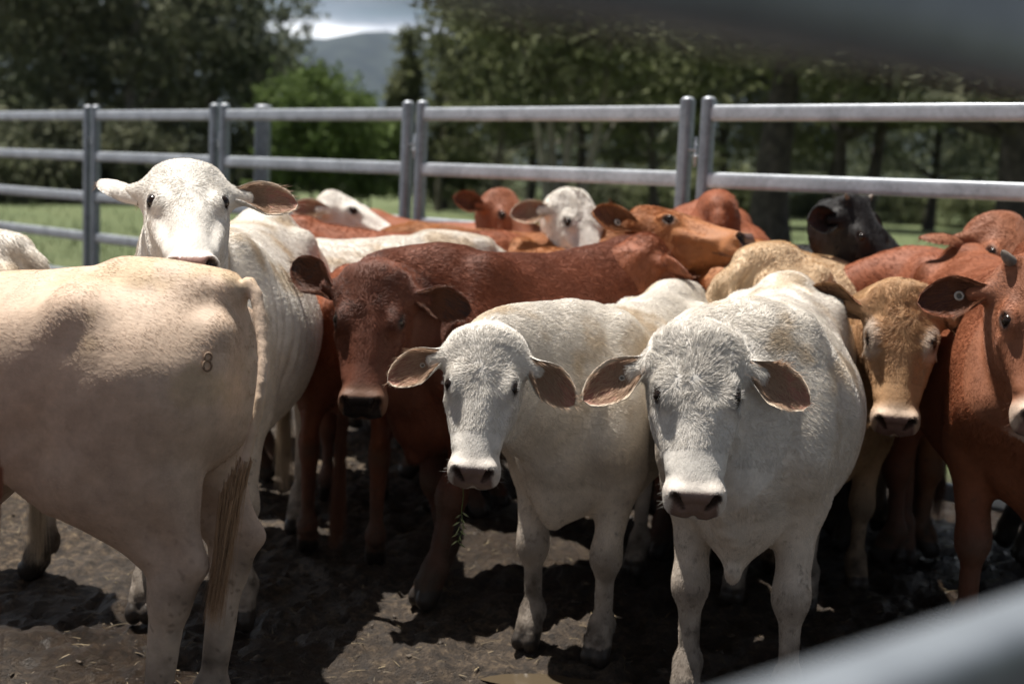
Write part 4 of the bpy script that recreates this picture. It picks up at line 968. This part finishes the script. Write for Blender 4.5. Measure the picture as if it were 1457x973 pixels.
# ---- air
hz = bpy.data.meshes.new('haze'); X0, X1, Y0, Y1, Z0, Z1 = -4700, 4700, -4700, 4700, -60, 620
HV = [(x, y, z) for z in (Z0, Z1) for y in (Y0, Y1) for x in (X0, X1)]
mh = bpy.data.materials.new('pale_air'); mh.use_nodes = True; nh = mh.node_tree; nh.nodes.clear()
oh = N(nh, 'ShaderNodeOutputMaterial'); vh = N(nh, 'ShaderNodeVolumePrincipled'); vh.inputs['Density'].default_value = .00005; vh.inputs['Color'].default_value = (.45, .62, .95, 1); vh.inputs['Anisotropy'].default_value = .2
nh.links.new(vh.outputs[0], oh.inputs['Volume'])
ho = mesh_obj('haze', HV, [(0, 2, 3, 1), (4, 5, 7, 6), (0, 1, 5, 4), (2, 6, 7, 3), (0, 4, 6, 2), (1, 3, 7, 5)], mh, None, False); tag(ho, kind='stuff')
# ------------------------------------------------------------------ the herd
GH = 'cattle crowded in the yard'
QUICK = False
def near_(**k): return k
EF_ = {'l': ((.38, .92, 0), (.05, .15, 1)), 'r': ((.38, .92, 0), (.05, .15, 1))}
# front row
W2 = cow('white calf facing the camera with woolly forehead, nearest in the front row', GH, pos=(.72, 3.62), heading=-107, h=1.07, head=at(993, 560, 2.93), hpitch=62, hyaw=6, hroll=2, hs=.92, coat='white',
    res=.009, hres=.0045, fur=95000, curly=.75, nose='mid', tags=('r',), dewlap=1.35, ears={'l': ((.42, .92, -.04), (.15, .15, 1), 1.0), 'r': ((.50, .88, 0), (.05, .15, 1), 1.0)}, seed=1, girth=1.06, tagsize=.6, hwid=1.04, legs={'fl': (.03, .03), 'fr': (.02, .0)})
W1 = cow('smaller white calf with a grass stem at its mouth, left of the woolly-headed one', GH, pos=(.34, 3.93), heading=-116, h=1.01, head=at(684, 546, 3.05), hpitch=64, hyaw=-8, hroll=-3, hs=.81, coat='white',
    res=.009, hres=.0045, fur=95000, curly=.15, nose='mid', tags=('r',), dewlap=.7, ears={'l': ((.55, .83, -.1), (.1, -.1, 1), 1.0), 'r': ((.42, .90, 0), (.05, .15, 1), 1.0)}, seed=2, eye_open=.55, girth=.85, tagsize=.6, wavy=.6, hwid=1.0)
_p = W1['H'](.262, -.035, -.118); _h = R(-116); W1_M = (.34+_p[0]*math.cos(_h)-_p[1]*math.sin(_h), 3.93+_p[0]*math.sin(_h)+_p[1]*math.cos(_h), _p[2])
L1 = cow('cream steer seen from behind its flank with a small branded 8, filling the left side', GH, pos=(-1.275, 2.92), heading=170, h=1.11, head=(-2.55, 3.05, 1.1), hpitch=45, hyaw=-120, coat='cream',
    res=.008, hres=.01, fur=90000, lift=.16, furlen=.009, wavy=.28, tuck=.11, switch=.68, bony=1.3, curly=.1, seed=3, girth=1.0, brand=(295, 514), legs={'hr': (.01, 0, -.01), 'hl': (.04, 0)}, dewlap=.5,
    tailpath=[at(326, 378, 2.82), at(354, 404, 2.80), at(370, 452, 2.77), at(373, 550, 2.71), at(350, 650, 2.69), at(322, 712, 2.68)])
WT = cow('white cow with head held high, chin over the cream steer', GH, pos=(-.92, 4.16), heading=-92, h=1.18, head=at(268, 277, 3.30), hpitch=33, hyaw=3, hroll=2, hwid=.96, hs=.94, lift=.24, coat='white',
    res=.009, hres=.005, fur=80000, curly=.1, seed=4, nose='pink', ribs=2.2, ears={'l': ((-.02, .97, .0), (.35, .25, 1)), 'r': ((-.70, .72, -.1), (.35, .1, -1), .85)}, girth=1.04, legs={'fl': (.02, .04)}, tags=())
R1 = cow('dark red calf facing the camera, head low between the white ones', GH, pos=(.08, 4.42), heading=-141, h=1.13, rise=.035, length=.93, head=at(523, 452, 3.85), hpitch=62, hyaw=-8, hroll=0, hs=.98, coat='darkred', lift=.24,
    res=.010, hres=.005, fur=60000, curly=.15, seed=5, nose='dark', dewlap=1.0, ears={'l': ((.05, .97, -.12), (.25, .2, 1)), 'r': ((-.62, .78, -.05), (.35, .2, .9), 1.05)}, legs={'fl': (.16, .02), 'fr': (-.05, .06)})
T2 = cow('tan cow with curly forehead and pale muzzle beside the woolly-headed white calf', GH, pos=(1.12, 4.72), heading=-90, h=.98, head=at(1283, 482, 3.78), hpitch=68, hyaw=2, hroll=0, hs=.93, coat='tancurl',
    res=.011, hres=.005, fur=70000, curly=1.0, seed=6, nose='tanring', tags=('r',), ears={'l': ((.25, .93, -.2), (.1, .1, 1)), 'r': ((-.30, .92, -.05), (.4, .1, .8), 1.1)}, girth=1.0)
R11 = cow('red cow with horn buds and an ear tag, standing at the right edge', GH, pos=(1.56, 4.13), heading=-96, lift=.2, h=1.17, head=at(1490, 455, 3.38), hpitch=60, hyaw=14, hroll=-4, hs=1.0, coat='red2',
    res=.010, hres=.005, fur=70000, curly=.1, seed=7, nose='tanring', tags=('r',), horns=.045, dewlap=1.3, ears={'l': ((.25, .93, -.2), (.1, .1, 1)), 'r': ((.15, .97, -.05), (.25, .1, 1))}, hump=.5)
# middle
cow('small red calf squeezed behind the dark red calf and the high-headed white cow', GH, pos=(-.60, 4.95), heading=95, h=1.0, head=(-.75, 6.0, .75), hpitch=60, hyaw=180, hs=.9, coat='red', res=.014, hres=.01, fur=14000, seed=8, legs={'hl': (.10, .03), 'hr': (-.05, 0)})
cow('white cow behind the dark red calf with only its back showing', GH, pos=(-.78, 5.28), heading=183, h=1.10, head=(-1.05, 5.35, .82), hpitch=60, hyaw=-60, hs=.9, coat='white', res=.013, hres=.012, fur=40000, seed=9, legs={})
cow('red-brown cow with bare sleek back behind the high-headed white cow', GH, pos=(-.50, 5.75), heading=2, h=1.12, head=(.45, 5.7, .70), hpitch=60, hyaw=60, coat='red', res=.013, hres=.012, fur=14000, seed=10)
cow('orange woolly-backed cow behind the white back', GH, pos=(-.02, 5.86), heading=178, h=1.14, head=(-.8, 5.6, .72), hpitch=60, hyaw=-40, coat='orange', res=.013, hres=.012, fur=30000, curly=.5, furlen=.02, seed=11)
cow('white cow in profile facing right, chin on the orange back', GH, pos=(-.98, 6.62), heading=40, length=.8, h=1.02, head=at(515, 293, 6.2), hpitch=24, hyaw=72, hroll=0, hs=.98, coat='white', res=.013, hres=.008, fur=26000, seed=12, nose='mid',
    ears={'l': ((-.5, .9, -.1), (.1, .2, .8)), 'r': ((-.75, .75, -.20), (.3, .5, .6))})
cow('brown cow nearly hidden, its rump by the middle fence posts', GH, pos=(-.42, 7.05), heading=-2, h=1.13, length=.8, head=(.3, 6.9, .8), hpitch=60, hyaw=60, coat='red', res=.015, hres=.014, seed=13)
cow('dark red cow peering right over the orange back', GH, pos=(-.20, 6.72), heading=-20, h=1.03, head=at(738, 302, 6.25), hpitch=42, hyaw=42, hs=.95, coat='red', res=.013, hres=.008, fur=20000, seed=14, ears={'l': ((.1, .95, -.1), (.3, .3, 1)), 'r': ((-.30, .95, .20), (.3, .3, .7))})
cow('white woolly-faced cow looking over the dark red back', GH, pos=(.12, 6.35), heading=-35, h=1.02, head=at(836, 312, 5.72), hpitch=50, hyaw=38, hs=.98, coat='white', res=.013, hres=.007, fur=30000, curly=.6, seed=15, ears={'l': ((.2, .9, -.1), (.1, .2, 1)), 'r': ((-.05, .95, -.12), (.2, .3, .8))})
cow('orange-brown cow with curly poll and raised muzzle pointing right', GH, pos=(.42, 5.62), heading=-18, h=1.07, head=at(975, 306, 4.80), hpitch=6, hyaw=58, hroll=-4, hs=1.05, coat='orange', res=.012, hres=.006, fur=34000, curly=.8, seed=16, nose='own', tags=('r',),
    ears={'l': ((.1, .95, -.1), (.3, .3, 1)), 'r': ((-.45, .80, .30), (.5, .4, .5))})
cow('tall red cow seen from behind beside the right-hand fence posts', GH, pos=(.84, 5.65), bony=0, heading=85, h=1.31, head=(.60, 6.1, .9), hpitch=60, hyaw=180, coat='red', res=.014, hres=.014, fur=12000, seed=17, girth=.62, length=.55)
cow('dark red calf looking away behind the nearest white backs', GH, pos=(.36, 5.0), heading=-25, h=.93, head=at(962, 385, 4.62), hpitch=50, hyaw=118, hs=.95, coat='red', res=.012, hres=.007, fur=34000, curly=.3, seed=18, ears={'l': ((-.1, .92, .1), (-.2, -.3, 1)), 'r': ((.1, .92, .1), (-.2, -.3, 1))})
# back right
cow('orange cow with smooth back behind the tan cow', GH, pos=(1.30, 5.02), heading=-8, h=1.13, head=(2.1, 4.9, .75), hpitch=60, hyaw=40, coat='orange', res=.013, hres=.013, fur=14000, seed=19, length=.85)
cow('black cow with its head turned right near the thick trunk', GH, pos=(1.12, 5.38), heading=-12, h=1.16, head=at(1250, 333, 4.95), hpitch=56, hyaw=62, hs=.97, coat='black', res=.013, hres=.008, fur=14000, seed=20, nose='dark', horns=.03, length=.8, ears={'l': ((.1, .95, -.1), (.3, .3, 1)), 'r': ((-.05, .97, .05), (.2, .3, .8))})
cow('blue-black cow with only its back showing behind the orange back', GH, pos=(1.60, 4.98), heading=175, h=1.115, head=(.9, 5.0, .62), hpitch=60, hyaw=-30, coat='black', res=.013, hres=.013, seed=21, length=.7)
cow('red cow with a pale eye ring looking over the backs at the upper right', GH, pos=(2.45, 4.45), heading=150, h=1.14, head=at(1452, 354, 4.5), hpitch=46, hyaw=34, hs=1.0, coat='red2', res=.013, hres=.007, fur=26000, seed=22, ears={'l': ((.1, .95, -.1), (.3, .3, 1)), 'r': ((-.02, .97, .02), (.5, .2, -.6))})
cow('white cow with only its rump showing at the left edge', GH, pos=(-2.16, 4.15), heading=165, h=1.10, legs={'hl': (.04, 0), 'hr': (-.08, 0)}, head=(-3.0, 4.5, .9), hpitch=60, hyaw=-80, coat='white', res=.012, hres=.013, fur=30000, seed=23, dark_legs=.4)
cow('dark brown cow just cut off by the left edge in front of the cream steer', GH, pos=(-1.50, 1.78), heading=200, h=1.05, head=(-2.2, 1.5, .7), hpitch=60, hyaw=-80, coat='darkred', res=.014, hres=.014, fur=0, seed=24)
cow('cream cow seen from behind with grazed rump, just over the nearest white back', GH, pos=(1.20, 4.98), heading=50, h=1.14, head=(1.7, 5.5, .8), hpitch=60, hyaw=170, coat='tan', res=.012, hres=.013, fur=40000, wavy=.4, seed=25, length=.9)
# grass hanging from the calf's mouth
r = empty('grass_stem', tuple(W1_M)); tag(r, 'thin green grass stem hanging from the mouth of the smaller white calf', 'grass stem')
pts = [np.array([0, 0, 0]), np.array([.004, -.002, -.04]), np.array([.001, 0, -.08]), np.array([.008, .002, -.12]), np.array([-.004, 0, -.155])]
V, F = tube(pts, [.0012, .0011, .001, .0009, .0006], 6); mesh_obj('stem', V, F, M_LEAF_G, r)
LV = []; LF = []
for i in range(14):
    p = pts[2]*(1-i/13)+pts[4]*(i/13); a = i*2.4; d = np.array([math.cos(a), math.sin(a)*.5, -.6]); q_ = len(LV)
    LV += [p, p+d*.010+[0, 0, .003], p+d*.020, p+d*.010-[0, 0, .003]]; LF.append((q_, q_+1, q_+2, q_+3))
mesh_obj('seed_head', LV, LF, M_LEAF_M, r, False)

cow('red-brown cow with a smooth round back between the tan face and the pale-ringed red head', GH, pos=(1.80, 4.66), heading=148, h=1.17, head=(1.1, 5.05, .75), hpitch=60, hyaw=170, coat='red', res=.013, hres=.013, fur=16000, lift=.2, seed=26, length=.85)
